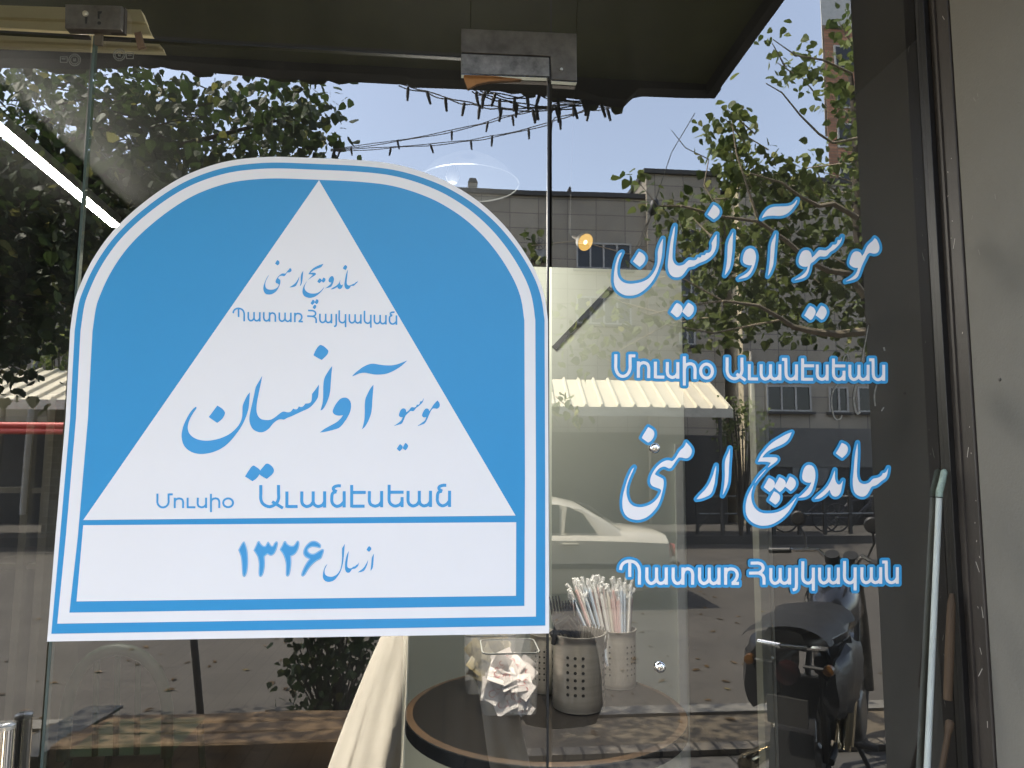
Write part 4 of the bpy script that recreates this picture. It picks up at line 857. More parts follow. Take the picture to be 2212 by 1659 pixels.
# ------------------------------------------------------------------ canopy over the shop window
t = thing('shop_canopy', (-1.0, -.5, 2.86), 'dark olive canopy over the shop window with a ragged hanging lower edge', 'canopy')
OLIVE = mat('olive_canvas', (.082,.094,.020), .8, var=.35, scale=3, bump=.2, bscale=12); DKW = mat('dark_fascia', (.012,.012,.009), .7, var=.3, scale=6)
CD = 2.40                                              # mirrored distance of the canopy's front edge
YC = -(CD-CAMD); XC = Rp(1528, 154, CD).x
mb = MB(); mb.prism([(-6, -.01, 2.97), (XC, -.01, 2.97), (XC, YC, 2.97), (-6, YC, 2.97)], (0, 0, .05)); mb.build('sheet', OLIVE, t)
edge = [(-900,140),(-100,146),(200,150),(330,141),(376,151),(480,160),(591,170),(743,176),(880,184),(892,190),(990,193),(1040,196),(1137,200),(1190,208),(1255,216),(1290,228),(1346,233),(1352,226),(1371,208),(1477,212),(1543,213),(1555,156)]
pts = [Rp(x, y, CD) for x, y in edge]
poly = [Vector((pts[0].x, YC, 3.02))] + pts + [Vector((pts[-1].x, YC, 3.02))]
mb = MB(); mb.prism(poly, (0, .06, 0)); mb.build('fascia', DKW, t)
mb = MB()
for k in range(26):
    x = random.uniform(-2.6, XC); px_ = random.uniform(-100, 1340); q = Rp(px_, float(np.interp(px_, [e[0] for e in edge], [e[1] for e in edge])), CD); x = q.x; z = q.z-random.uniform(-.01,.028); w_ = random.uniform(.01,.09); mb.prism([(x-w_, YC-.001, q.z+.05), (x+w_, YC-.001, q.z+.05), (x+w_*random.uniform(.2,.9), YC-.001, z+.006), (x+w_*random.uniform(-.4,.1), YC-.001, z), (x-w_*random.uniform(.5,.9), YC-.001, z+.012)], (0, -.003, 0))
mb.build('torn_canvas', OLIVE, t)
mb = MB(); mb.box((XC-.03, YC+.062, 2.925), (XC, -.012, 2.969)); mb.build('end_beam', DKW, t)

# string lights
LW = mat('black_cable', (.012,.012,.012), .5)
def strand(z2pts, d0, d1, nb, label):
    k = len(z2pts); P = []
    for i, (x, y) in enumerate(z2pts):
        d = d0+(d1-d0)*i/(k-1); P.append(Rp((850+x*.3888)*.86406, y*.3888*.86406, d))
    t = thing('string_lights', P[-1], label, 'string lights', 'strings of small lights under the canopy')
    Q = [tuple(p) for p in P]; D = []
    for i in range(k-1):
        for s in range(6):
            a = P[i].lerp(P[i+1], s/6); D.append(a+Vector((0,0,-.004*math.sin(pi*s/6))))
    D.append(P[-1])
    for off in (-.004, .004):
        mb = MB(); mb.tube([d+Vector((0,0,off*(1+.6*math.sin(i*.9)))) for i, d in enumerate(D)], .0024, 5); mb.build('wire', LW, t)
    for j in range(nb):
        i = int((j+.5)*len(D)/nb); p = D[i]; a = random.uniform(-.35, .35)
        mb = MB(); dv = Vector((math.sin(a), 0, -cos(a))); mb.tube([p, p+dv*.02, p+dv*.05], [.0055,.0065,.0045], 7); mb.build('bulb', LW, t)
strand([(380,545),(560,590),(700,635),(850,665),(1000,690),(1240,705),(1500,690)], 2.6, 2.38, 8, 'thin light string dropping from the ragged canopy edge beside the door patch')
strand([(-60,962),(0,955),(450,890),(860,805),(1050,750),(1240,705),(1400,670),(1560,650)], 4.4, 2.38, 9, 'upper of the two light strings running from the left tree to the canopy')
strand([(-60,966),(0,965),(400,940),(775,905),(980,875),(1340,795),(1380,765),(1600,700),(1780,680)], 4.4, 2.38, 11, 'lower of the two light strings running from the left tree to the canopy')
strand([(850,580),(920,610),(1080,650),(1260,685),(1450,680),(1600,660),(1720,665)], 2.42, 2.38, 9, 'tangled light string bunched along the canopy edge below the steel fittings')
strand([(900,575),(1000,600),(1150,630),(1260,600),(1400,640),(1640,655)], 2.42, 2.38, 7, 'short loose light string looping just under the canopy edge')

# ------------------------------------------------------------------ foliage
LEAF = leaf_mat('shaded_leaf', (.022,.040,.012), (.060,.098,.026), (.20,.20,.05))  # darker leaf copy: backlight and shade are put into the green
LEAF2 = leaf_mat('sunny_leaf', (.055,.085,.018), (.185,.225,.060), (.32,.32,.11))  # lighter leaf copy: sunlight is put into the green
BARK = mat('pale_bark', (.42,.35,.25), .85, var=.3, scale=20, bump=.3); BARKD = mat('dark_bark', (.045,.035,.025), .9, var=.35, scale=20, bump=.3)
def leaf_mesh(name, centers, size, m, parent, seed=0, droop=.6):
    rs = np.random.RandomState(seed); N = len(centers); c = np.array(centers)
    base = np.array([(0,0,0),(.30,.02,-.05),(.46,.30,-.12),(.30,.66,-.10),(0,1.02,-.16),(-.30,.66,-.10),(-.46,.30,-.12),(-.30,.02,-.05)])
    s = size*rs.uniform(.55, 1.15, N)
    ydir = rs.normal(size=(N,3)); ydir[:,2] -= droop*1.6; ydir /= np.linalg.norm(ydir, axis=1)[:,None]
    nd = rs.normal(size=(N,3)); nd[:,2] += 1.0; nd -= (nd*ydir).sum(1)[:,None]*ydir; nd /= np.linalg.norm(nd, axis=1)[:,None]
    xd = np.cross(ydir, nd); fold = rs.uniform(.3, 1.6, N)[:,None]
    V = c[:,None,:] + s[:,None,None]*(base[None,:,0:1]*xd[:,None,:] + base[None,:,1:2]*ydir[:,None,:] + (base[None,:,2]*fold)[:,:,None]*nd[:,None,:])
    mb = MB(); mb.v = [tuple(v) for v in V.reshape(-1,3)]
    for i in range(N): b = 8*i; mb.f += [(b,b+1,b+2,b+3,b+4),(b,b+4,b+5,b+6,b+7)]
    mb.mi = [0]*len(mb.f); return mb.build(name, m, parent)
def inpoly(x, y, P):
    r = False; j = len(P)-1
    for i in range(len(P)):
        if (P[i][1] > y) != (P[j][1] > y) and x < (P[j][0]-P[i][0])*(y-P[i][1])/(P[j][1]-P[i][1])+P[i][0]: r = not r
        j = i
    return r
def spray(poly, n, d0, d1, per, rad, out, twigs, rnd):
    xs = [p[0] for p in poly]; ys = [p[1] for p in poly]; k = 0; tries = 0
    while k < n and tries < n*40:
        tries += 1; x = rnd.uniform(min(xs), max(xs)); y = rnd.uniform(min(ys), max(ys))
        if not inpoly(x, y, poly): continue
        p = Rp(x, y, rnd.uniform(d0, d1)); k += 1; twigs.append(p)
        for _ in range(per): out.append(p+Vector((rnd.gauss(0,rad), rnd.gauss(0,rad), rnd.gauss(0,rad*.8))))
rnd = random.Random(5)
# left tree
t = thing('mulberry_tree', (-4.1, -3.2, -.03), 'large dark mulberry tree filling the upper left of the glass', 'tree', 'street trees by the kerb')
out = []; tw = []
spray([(-260,150),(340,160),(690,195),(715,300),(680,330),(480,345),(260,380),(-260,380)], 390, 4.2, 5.6, 9, .105, out, tw, rnd)
spray([(-260,360),(470,350),(300,460),(200,560),(160,700),(20,720),(-260,800)], 680, 4.0, 5.6, 11, .14, out, tw, rnd)
spray([(-260,700),(20,700),(120,790),(40,840),(-260,850)], 70, 4.2, 5.2, 7, .13, out, tw, rnd)
spray([(600,180),(700,200),(725,300),(640,320)], 22, 4.2, 4.8, 6, .10, out, tw, rnd)
for _ in range(130):  # unseen clumps beyond the view, added to dapple the bench with shade
    p = Vector((rnd.uniform(-4.4,-2.55), rnd.uniform(-2.75,-1.95), rnd.uniform(2.9,4.4)))
    for _k in range(8): out.append(p+Vector((rnd.gauss(0,.12), rnd.gauss(0,.1), rnd.gauss(0,.1))))
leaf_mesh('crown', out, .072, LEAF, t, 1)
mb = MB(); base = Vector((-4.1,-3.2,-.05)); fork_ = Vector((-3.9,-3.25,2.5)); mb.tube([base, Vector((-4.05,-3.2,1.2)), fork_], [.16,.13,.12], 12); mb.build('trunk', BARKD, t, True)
mb = MB()
for tx, ty, d in ((150,230,4.7),(420,240,4.8),(640,250,4.5),(60,330,5.0),(250,420,4.6),(110,600,4.5),(-60,250,5.2),(330,300,5.1)):
    e = Rp(tx, ty, d); mid = fork_.lerp(e, .5)+Vector((rnd.uniform(-.1,.1),0,rnd.uniform(.0,.35))); mb.tube([fork_, fork_.lerp(mid,.5)+Vector((0,0,.08)), mid, mid.lerp(e,.5)+Vector((0,0,.06)), e], [.06,.045,.03,.018,.007], 7)
for p in rnd.sample(tw, 120):
    q = p+Vector((rnd.uniform(-.35,-.1), rnd.uniform(-.1,.1), rnd.uniform(-.15,.2))); mb.tube([q, (p+q)/2+Vector((0,0,.02)), p], [.006,.005,.003], 5, False)
mb.build('branches', BARKD, t)
# right tree
base = Rp(2010, 1560, 5.0); base.z = -.05
t = thing('mulberry_tree', base, 'sunlit mulberry tree with pale limbs behind the upper Persian words', 'tree', 'street trees by the kerb')
out = []; tw = []
spray([(1430,480),(1500,430),(1580,395),(1700,385),(1880,350),(1990,400),(2000,740),(1890,750),(1750,742),(1690,700),(1560,735),(1480,690),(1520,610),(1450,540)], 330, 4.66, 5.9, 10, .09, out, tw, rnd)
spray([(1530,300),(1560,235),(1590,230),(1610,320),(1690,335),(1800,350),(1700,410),(1560,400)], 75, 4.7, 5.4, 6, .075, out, tw, rnd)
spray([(1650,70),(1700,70),(1720,120),(1790,125),(1840,60),(2000,60),(2000,350),(1815,320),(1780,190),(1690,160)], 100, 4.7, 5.5, 6, .08, out, tw, rnd)
spray([(1760,10),(1810,5),(1900,0),(1900,70),(1790,60)], 10, 4.8, 5.2, 6, .06, out, tw, rnd)
spray([(1355,380),(1385,375),(1420,440),(1470,440),(1450,480),(1380,430)], 10, 4.7, 5.1, 5, .06, out, tw, rnd)
spray([(1200,640),(1300,590),(1500,600),(1510,780),(1350,790),(1210,760)], 42, 4.7, 5.6, 6, .11, out, tw, rnd)
spray([(1125,505),(1160,495),(1170,560),(1135,560)], 4, 4.7, 4.9, 6, .05, out, tw, rnd)
spray([(1195,830),(1250,835),(1265,900),(1200,900)], 7, 4.5, 4.8, 4, .05, out, tw, rnd)
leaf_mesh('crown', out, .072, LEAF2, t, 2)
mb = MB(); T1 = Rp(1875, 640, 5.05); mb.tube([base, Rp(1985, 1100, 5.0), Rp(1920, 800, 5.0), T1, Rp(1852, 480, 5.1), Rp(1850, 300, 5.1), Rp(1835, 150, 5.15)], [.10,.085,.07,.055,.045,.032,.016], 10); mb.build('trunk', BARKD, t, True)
for P, r in (([(1868,715),(1810,722),(1760,716),(1715,706),(1690,688),(1640,660),(1560,650)], .030), ([(1868,640),(1830,590),(1790,585),(1750,565),(1700,520),(1640,478),(1560,468),(1470,445)], .026), ([(1850,470),(1800,440),(1770,445),(1730,425),(1690,395),(1620,375)], .02),
             ([(1850,300),(1800,310),(1770,290),(1730,250),(1690,200),(1655,180)], .011), ([(1560,470),(1520,400),(1530,345),(1480,320),(1450,282)], .007), ([(1640,478),(1620,420),(1590,330),(1580,260)], .012), ([(1840,160),(1780,130),(1720,120),(1670,85)], .010),
             ([(1560,650),(1480,660),(1400,680),(1320,640)], .008), ([(1690,690),(1540,720),(1440,700),(1330,760)], .008), ([(1470,445),(1420,445),(1375,390)], .007), ([(1560,650),(1400,560),(1250,520),(1150,530)], .007)):
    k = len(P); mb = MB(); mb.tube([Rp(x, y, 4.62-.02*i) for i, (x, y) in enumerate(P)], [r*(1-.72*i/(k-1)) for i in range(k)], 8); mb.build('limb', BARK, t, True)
mb = MB()
for p in rnd.sample(tw, 110):
    q = p+Vector((rnd.uniform(.05,.3), rnd.uniform(-.1,.1), rnd.uniform(-.18,.05))); mb.tube([q, (p+q)/2, p], [.006,.005,.003], 5, False)
mb.build('branches', BARK, t)
# dark shrub and iron pole in the bed behind the bench
t = thing('shrub', Rp(715, 1600, 4.35), 'dark leafy shrub behind the wooden bench, just below the sticker', 'shrub'); t.location.z = -.03
out = []; tw = []; spray([(640,1300),(790,1300),(800,1420),(790,1530),(640,1535),(625,1440)], 120, 4.15, 4.6, 7, .06, out, tw, rnd); spray([(660,1150),(780,1150),(790,1310),(640,1310)], 30, 4.15, 4.6, 6, .07, out, tw, rnd)
leaf_mesh('leaves', out, .052, LEAF, t, 3)
mb = MB(); b0 = Rp(720, 1590, 4.35); b0.z = -.04
for p in tw[::3]: mb.tube([b0, b0.lerp(p,.5)+Vector((0,0,.08)), p], [.008,.006,.003], 5)
mb.build('stems', BARKD, t)
a = Rp(418, 1387, 4.7); b = Rp(431, 1522, 4.7); dv = (a-b).normalized(); b = b - dv*((b.z+.02)/dv.z); top = b+dv*2.3
t = thing('iron_pole', b, 'thin dark iron pole leaning behind the left end of the bench', 'pole')
mb = MB(); mb.tube([b, b.lerp(top,.5), top], .022, 12); mb.build('post', mat('rusty_iron', (.035,.028,.022), .7, var=.4, scale=20), t, True)
mb = MB(); mb.lathe([(.024,-.02),(.026,0),(.012,.02),(0,.024)], top, 12, dv, cap=False); mb.build('cap', LW, t, True)
for (q, w_) in ((b+dv*.03, .05),):
    mb = MB(); mb.lathe([(w_, -.01), (w_, .006), (.024, .03)], q, 12, dv); mb.build('base_collar', MATS['rusty_iron'], t)

# ------------------------------------------------------------------ benches
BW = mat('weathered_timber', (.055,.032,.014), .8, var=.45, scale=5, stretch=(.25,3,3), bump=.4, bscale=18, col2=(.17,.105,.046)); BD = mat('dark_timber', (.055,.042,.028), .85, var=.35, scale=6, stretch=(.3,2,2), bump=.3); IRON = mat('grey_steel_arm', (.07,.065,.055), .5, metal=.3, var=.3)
def bench(x0, x1, label):
    t = thing('wooden_bench', ((x0+x1)/2, -2.1, 0), label, 'bench', 'timber benches at the kerb'); zt = .45
    for k, (ya, yb) in enumerate(((-1.93,-1.80-.26+.02), (-2.045,-2.165), (-2.17,-2.30))):
        ya, yb = (-1.92-.128*k, -1.92-.128*k-.122)
        mb = MB(); n = 12; rows = []
        for i in range(n+1):
            x = x0+(x1-x0)*i/n; w_ = .004*math.sin(i*1.7+k*2); rows.append([(x, ya+w_, zt-.13), (x, ya+w_, zt-.008), (x, ya-.008+w_, zt), (x, yb+.008-w_, zt+.003*math.sin(i+k)), (x, yb-w_, zt-.008), (x, yb-w_, zt-.13)])
        mb.grid(rows, True); e = len(mb.v); mb.add([], []); mb.f.append(tuple(range(6))); mb.f.append(tuple(range(e-1, e-7, -1))); mb.mi += [0, 0]; mb.build('seat_beam', BW, t, True)
    mb = MB(); mb.box((x0+.05, -2.27, zt-.19), (x1-.05, -1.97, zt-.135)); mb.build('apron', BD, t)
    for x in (x0+.0, x1-.13):
        mb = MB(); mb.box((x, -2.28, 0), (x+.13, -1.935, zt-.132)); mb.build('leg', BD, t, bevel=.006)
    mb = MB(); mb.box((x0-.20, -2.30, 0), (x0-.006, -1.88, zt-.03)); mb.build('end_block', BD, t, bevel=.008)
    mb = MB(); mb.prism([(x0-.20,-1.87,zt-.029),(x0-.02,-1.87,zt-.029),(x0+.10,-2.36,zt+.01),(x0-.06,-2.36,zt+.01)], (0,0,.012)); mb.build('end_plate', IRON, t)
    return t
bench(-1.62, .25, 'weathered timber bench dappled with sun, directly behind the person')
bench(-3.65, -2.05, 'weathered timber bench end at the far lower left, beside the pull bar')

# ------------------------------------------------------------------ buildings across the street
STONE = brick_mat('stone_cladding', (.36,.315,.245), (.15,.13,.10), .82, .43, .012, var=.10)
STONE2 = brick_mat('stone_cladding_warm', (.38,.33,.255), (.14,.13,.11), .82, .43, .012, var=.10)
CAPM = mat('roof_edge', (.035,.033,.03), .7); WHITEF = mat('white_window_frame', (.36,.35,.32), .5); PANE = mat('dark_window_pane', (.02,.021,.022), .08, var=.4, scale=1.2); SHOPD = mat('dark_shopfront', (.022,.021,.02), .6, var=.4, scale=.8)
FD = 19.5
def fx(px, py=700, d=FD): return Rp(px, py, d).x
def fz(py, px=1400, d=FD): return Rp(px, py, d).z
def window(parent, px0, py0, px1, py1, n, d=FD, transom=False):
    x0, x1 = fx(px0, (py0+py1)/2, d), fx(px1, (py0+py1)/2, d); z1, z0 = fz(py0, px0, d), fz(py1, px0, d); y = -(d-CAMD)
    fw = .045; mb = MB()
    mb.box((x0,y+.003,z0),(x1,y+.07,z0+fw)); mb.box((x0,y+.003,z1-fw),(x1,y+.07,z1))
    for i in range(n+1):
        x = x0+(x1-x0-fw)*i/n; mb.box((x,y+.003,z0+fw+.001),(x+fw,y+.068,z1-fw-.001))
    if transom:
        z = z0+(z1-z0)*.62; mb.box((x0+fw+.001,y+.004,z),(x1-fw-.001,y+.060,z+fw*.8))
    f = mb.build('window', WHITEF, parent)
    mb = MB(); mb.quad((x0+.01,y+.03,z0+.01),(x1-.01,y+.03,z0+.01),(x1-.01,y+.03,z1-.01),(x0+.01,y+.03,z1-.01)); mb.build('pane', PANE, f)
    mb = MB(); mb.box((x0-.08,y+.002,z0-.07),(x1+.08,y+.13,z0-.003)); mb.build('sill', CAPM, f)
def block(label, px0, px1, roof_py, d, wallm, depth=9, name='stone_building'):
    x0, x1 = fx(px0, 700, d) if px0 > -2000 else -40, fx(px1, 700, d) if px1 < 3000 else 60; y = -(d-CAMD); z1 = fz(roof_py, (max(px0,0)+min(px1,2212))/2, d)
    t = thing(name, ((x0+x1)/2, y, 0), label, 'building')
    mb = MB(); mb.box((x0, y-depth, -.03), (x1, y, z1)); mb.build('wall', wallm, t)
    mb = MB(); mb.box((x0-.08, y-depth, z1+.002), (x1+.08, y+.10, z1+.13)); mb.build('roof_edge', CAPM, t)
    return t, x0, x1, y, z1
t, x0, x1, y, z1 = block('long grey stone clad building with a flat roof, right of the sticker', -3000, 1398, 406, FD, STONE)
for a, b in ((1243,1292),(1300,1316),(1322,1362)): pass
window(t, 1246, 524, 1362, 580, 4); window(t, 1246, 640, 1362, 700, 4)
for k in range(5): window(t, 150+k*190, 524, 270+k*190, 580, 4); 
for k in range(5): window(t, 150+k*190, 690, 270+k*190, 760, 3)
mb = MB(); mb.box((x0, y+.002, -.02), (x1-.02, y+.04, fz(935))); mb.build('shopfront', SHOPD, t)
def on_roof(kind, px, py0, py1, wpx, mm, label):
    x = fx(px, 400); zz = fz(py0, px); s = FD/FPX
    tt = thing(kind, (x, y-.4, z1), label, 'chimney', 'roof chimneys'); mb = MB(); mb.box((x-wpx*s/2, y-.7, z1+.132), (x+wpx*s/2, y-.4, zz-.12)); mb.build('stack', mm, tt)
    mb = MB(); w2 = wpx*s/2; mb.prism([(x-w2*1.15, y-.75, zz-.119),(x+w2*1.15, y-.75, zz-.119),(x+w2*.7, y-.75, zz),(x-w2*.7, y-.75, zz)], (0,.4,0)); mb.build('cowl', CAPM, tt)
on_roof('chimney', 1022, 374, 406, 20, STONE2, 'square stone chimney with a cowl on the grey roof, near the dish lamp')
on_roof('chimney', 1236, 394, 408, 6, mat('rusty_flue', (.22,.12,.08), .8), 'small rusty flue on the grey roof, above the gold lamp')
# air conditioner on the wall
c = Vector((fx(1163, 555), y, fz(555))); t = thing('air_conditioner', c, 'pale air conditioner unit on a wall bracket beside the sticker edge', 'air conditioner')
mb = MB(); mb.box(c+Vector((-.20,.06,-.22)), c+Vector((.20,.36,.02))); mb.build('case', mat('ac_case', (.22,.215,.20), .5), t, bevel=.01)
mb = MB(); mb.lathe([(.16,.0),(.17,.01),(.16,.02)], c+Vector((0,.362,.16)), 20, (0,1,0), cap=False); [mb.box(c+Vector((-.01,.365,.02)), c+Vector((.01,.37,.30)), roty(k*pi/4), c+Vector((0,.366,.16))) for k in range(4)]; mb.build('fan', CAPM, t)
mb = MB(); mb.box(c+Vector((-.22,.002,-.27)), c+Vector((.22,.34,-.222))); mb.build('bracket', CAPM, t)
# second block and third block
t, x0, x1, y, z1 = block('taller grey stone block with gridded windows behind the upper Persian words', 1400, 1562, 381, 19.3, STONE)
window(t, 1466, 492, 1512, 640, 2, 19.3, True); window(t, 1466, 655, 1500, 745, 2, 19.3, True)
mb = MB(); mb.box((x0+.02, y+.002, -.02), (x1-.02, y+.04, fz(940,1480,19.3))); mb.build('shopfront', SHOPD, t)
t, x0, x1, y, z1 = block('grey stone block at the right with a sunlit cream side and white windows', 1603, 2400, 402, 18.8, STONE2, 10)
window(t, 1655, 832, 1752, 888, 3, 18.8); window(t, 1790, 836, 1830, 890, 2, 18.8); window(t, 1640, 560, 1660, 640, 1, 18.8)
window(t, 1850, 836, 1960, 890, 3, 18.8)
mb = MB(); mb.box((x0-.012, y-4, -.02), (x0-.002, y-.02, z1-.1)); mb.build('side_render', mat('cream_render', (.50,.43,.30), .8, var=.1, scale=2), t)
mb = MB(); mb.box((x0+.35, y+.002, -.02), (x1, y+.05, fz(952,1700,18.8))); mb.build('shopfront', SHOPD, t)
mb = MB(); mb.box((x0+.35, y+.051, fz(1010,1750,18.8)), (x0+4.5, y+.10, fz(925,1750,18.8))); mb.build('sign_band', mat('grey_band', (.10,.097,.088), .7), t)
for k, (pa, pb, py0, py1) in enumerate(((1728,1790,985,1000),(1710,1800,1004,1050),(1712,1805,1054,1075))):
    mb = MB(); mb.box((fx(pa,1000,18.8), y+.052, fz(py1,1750,18.8)), (fx(pb,1000,18.8), y+.085, fz(py0,1750,18.8))); mb.build('notice_board', mat('grey_board', (.13,.13,.125), .7, var=.25, scale=3), t)
mb = MB(); mb.tube([(x0+.18, y+.06, fz(890,1617,18.8)), (x0+.18, y+.06, fz(760,1617,18.8))], .035, 8); mb.build('downpipe', mat('cream_render2', (.5,.45,.35), .7), t)
# far brick building
xa, xb = Rp(1790, 300, 36).x, Rp(2300, 300, 36).x
t = thing('brick_building', (xa+3, -36, 0), 'distant orange brick building rising at the right edge of the glass', 'building')
xk = xa*1.36; yq = -(36-CAMD)
mb = MB(); mb.prism([(xa, yq, -.03), (xb, yq, -.03), (xb, yq-13, -.03), (xk, yq-13, -.03)], (0, 0, Rp(1800, 62, 36).z)); mb.build('wall', brick_mat('orange_brick', (.42,.20,.11), (.25,.17,.12), .5, .16, .02), t)
zq = Rp(1800, 60, 36).z; mb = MB(); mb.prism([(xa-.2, yq+.2, zq), (xb, yq+.2, zq), (xb, yq-13, zq), (xk-.2, yq-13, zq)], (0, 0, Rp(1800, -120, 36).z-zq)); mb.build('upper_storey', mat('pale_render', (.40,.40,.38), .8), t)
for k in range(4):
    z = Rp(1800, 120+k*85, 36).z; mb = MB(); mb.box((xa+.5, -(36-CAMD)-.02, z-.8), (xa+1.7, -(36-CAMD)+.06, z+.6)); f = mb.build('window', WHITEF, t)
    mb = MB(); mb.box((xa+.6, -(36-CAMD)+.061, z-.7), (xa+1.6, -(36-CAMD)+.07, z+.5)); mb.build('pane', PANE, f)

# ribbed awning across the street
t = thing('ribbed_awning', Rp(1300, 850, 16), 'long cream ribbed metal awning across the street, over the moving car', 'awning')
AW = mat('cream_sheet_metal', (.62,.56,.42), .5, var=.06, scale=2)
d0, d1 = 17.4, 15.3
za, zb = Rp(1400, 822, d0).z, Rp(1400, 880, d1).z; xr_t, xr_b = Rp(1530, 830, d0).x, Rp(1580, 878, d1).x; ya, yb = -(d0-CAMD), -(d1-CAMD)
xl = -14.0; mb = MB(); mb.prism([(xl,ya,za),(xr_t,ya,za),(xr_b,yb,zb),(xl,yb,zb)], (0,0,-.03)); mb.build('sheet', AW, t)
n = 0; x = xr_t-.05
while x > xl:
    xe = x+(xr_b-xr_t)*max(0, 1-n*.02); mb = MB(); mb.prism([(x-.045,ya,za+.002),(x+.045,ya,za+.002),(x+.02,ya,za+.062),(x-.02,ya,za+.062)], (xe-x, yb-ya, zb-za)); mb.build('rib', AW, t); x -= .36; n += 1
mb = MB(); mb.box((xl, yb, zb-.20), (xr_b, yb+.03, zb-.002)); mb.build('fascia', mat('cream_fascia', (.45,.42,.34), .6), t)
mb = MB(); mb.prism([(xr_t,ya,za),(xr_t,ya,za-.03),(xr_b,yb,zb-.2),(xr_b,yb,zb)], (.03,0,0)); mb.build('end_trim', AW, t)
for x in (-9, -5, -1.4, xr_b-.25):
    mb = MB(); mb.tube([(x, yb-.08, -.03), (x, yb-.08, zb-.03)], .04, 8); mb.build('post', CAPM, t)
# red beam and stone pier at the left
y_ = -(15.0-CAMD); t = thing('red_beam', (fx(20,925,15.0), y_, fz(925,20,15.0)), 'bright red double tube beam under the far awning at the left edge', 'beam')
RED = mat('red_paint', (.60,.075,.05), .45)
for a, b in ((911,924.5),(924,938)):
    za_, zb_ = fz(a,20,15.0), fz(b,20,15.0); mb = MB(); mb.tube([(-13, y_, (za_+zb_)/2), (fx(140,925,15.0), y_, (za_+zb_)/2)], abs(za_-zb_)/2, 10); mb.build('tube', RED, t, True)
y_ = -(17-CAMD); t = thing('stone_pier', (fx(118,1100,17), y_, 0), 'dark rubble stone pier across the street at the left of the sticker', 'pier')
mb = MB(); mb.box((fx(92,1100,17), y_-.6, -.03), (fx(160,1100,17), y_, 2.95)); mb.build('shaft', brick_mat('rubble_stone', (.075,.07,.06), (.16,.15,.13), .30, .17, .016, offset=.5, var=.4), t)
mb = MB(); mb.box((fx(90,1100,17), y_-.62, 2.951), (fx(162,1100,17), y_+.03, 3.05)); mb.build('capping', CAPM, t)
# drainpipe and shrubs across the street
t = thing('drainpipe', (fx(75,700,19.3), -18.0, 3), 'grey drainpipe on the far wall at the left, below the tree', 'pipe')
mb = MB(); mb.tube([(fx(75,700,19.3), YF+.08, .2), (fx(75,700,19.3), YF+.08, 8)], .075, 10); mb.build('pipe', mat('grey_pipe', (.25,.25,.24), .5), t, True)
for z in (3.9, 5.4, 6.9):
    mb = MB(); mb.lathe([(.09,-.04),(.09,.04)], (fx(75,700,19.3), YF+.08, z), 12); mb.build('bracket', CAPM, t)
def far_shrub(poly, d0, d1, n, label, ground_px, s):
    g = Rp(*ground_px, (d0+d1)/2); g.z = -.03; t = thing('shrub', g, label, 'shrub'); out = []; tw = []
    spray(poly, n, d0, d1, 9, .16, out, tw, rnd); leaf_mesh('leaves', out, s, LEAF2, t, n)
    mb = MB(); [mb.tube([g, g.lerp(p, .5)+Vector((.05,0,.1)), p], [.04,.025,.01], 5) for p in tw[::5]]; mb.build('stems', BARKD, t)
far_shrub([(1540,875),(1590,860),(1650,890),(1645,960),(1600,980),(1560,960),(1540,920)], 15.5, 16.6, 46, 'bushy green shrub at the right end of the ribbed awning', (1600,1150), .10)
far_shrub([(85,690),(150,680),(180,760),(170,832),(80,830)], 17.2, 18.8, 50, 'climbing shrub above the far awning, left of the sticker', (120,1150), .13)

# ------------------------------------------------------------------ railing, bicycles
FM = mat('dark_railing', (.035,.034,.032), .55, metal=.3); GREYM = mat('grey_tube', (.20,.20,.19), .45, metal=.4)
dF = 16.4; yF = -(dF-CAMD); t = thing('street_railing', Rp(1650, 1150, dF), 'dark metal railing along the far pavement, behind the lower lettering', 'railing')
xa, xb = Rp(1505, 1120, dF).x, Rp(1960, 1120, dF).x; k = 0; x = xa
while x < xb:
    mb = MB(); mb.box((x-.035, yF-.035, -.03), (x+.035, yF+.035, 1.0)); mb.build('post', FM, t); x += .62
for z in (.45, .85):
    mb = MB(); mb.tube([(xa, yF, z), (xb, yF, z)], .022, 8); mb.build('rail', GREYM, t, True)
for i in range(0, 10, 2):
    mb = MB(); mb.tube([(xa+i*.62, yF+.01, .1), (xa+(i+1)*.62, yF+.01, .84)], .014, 6); mb.build('brace', FM, t)
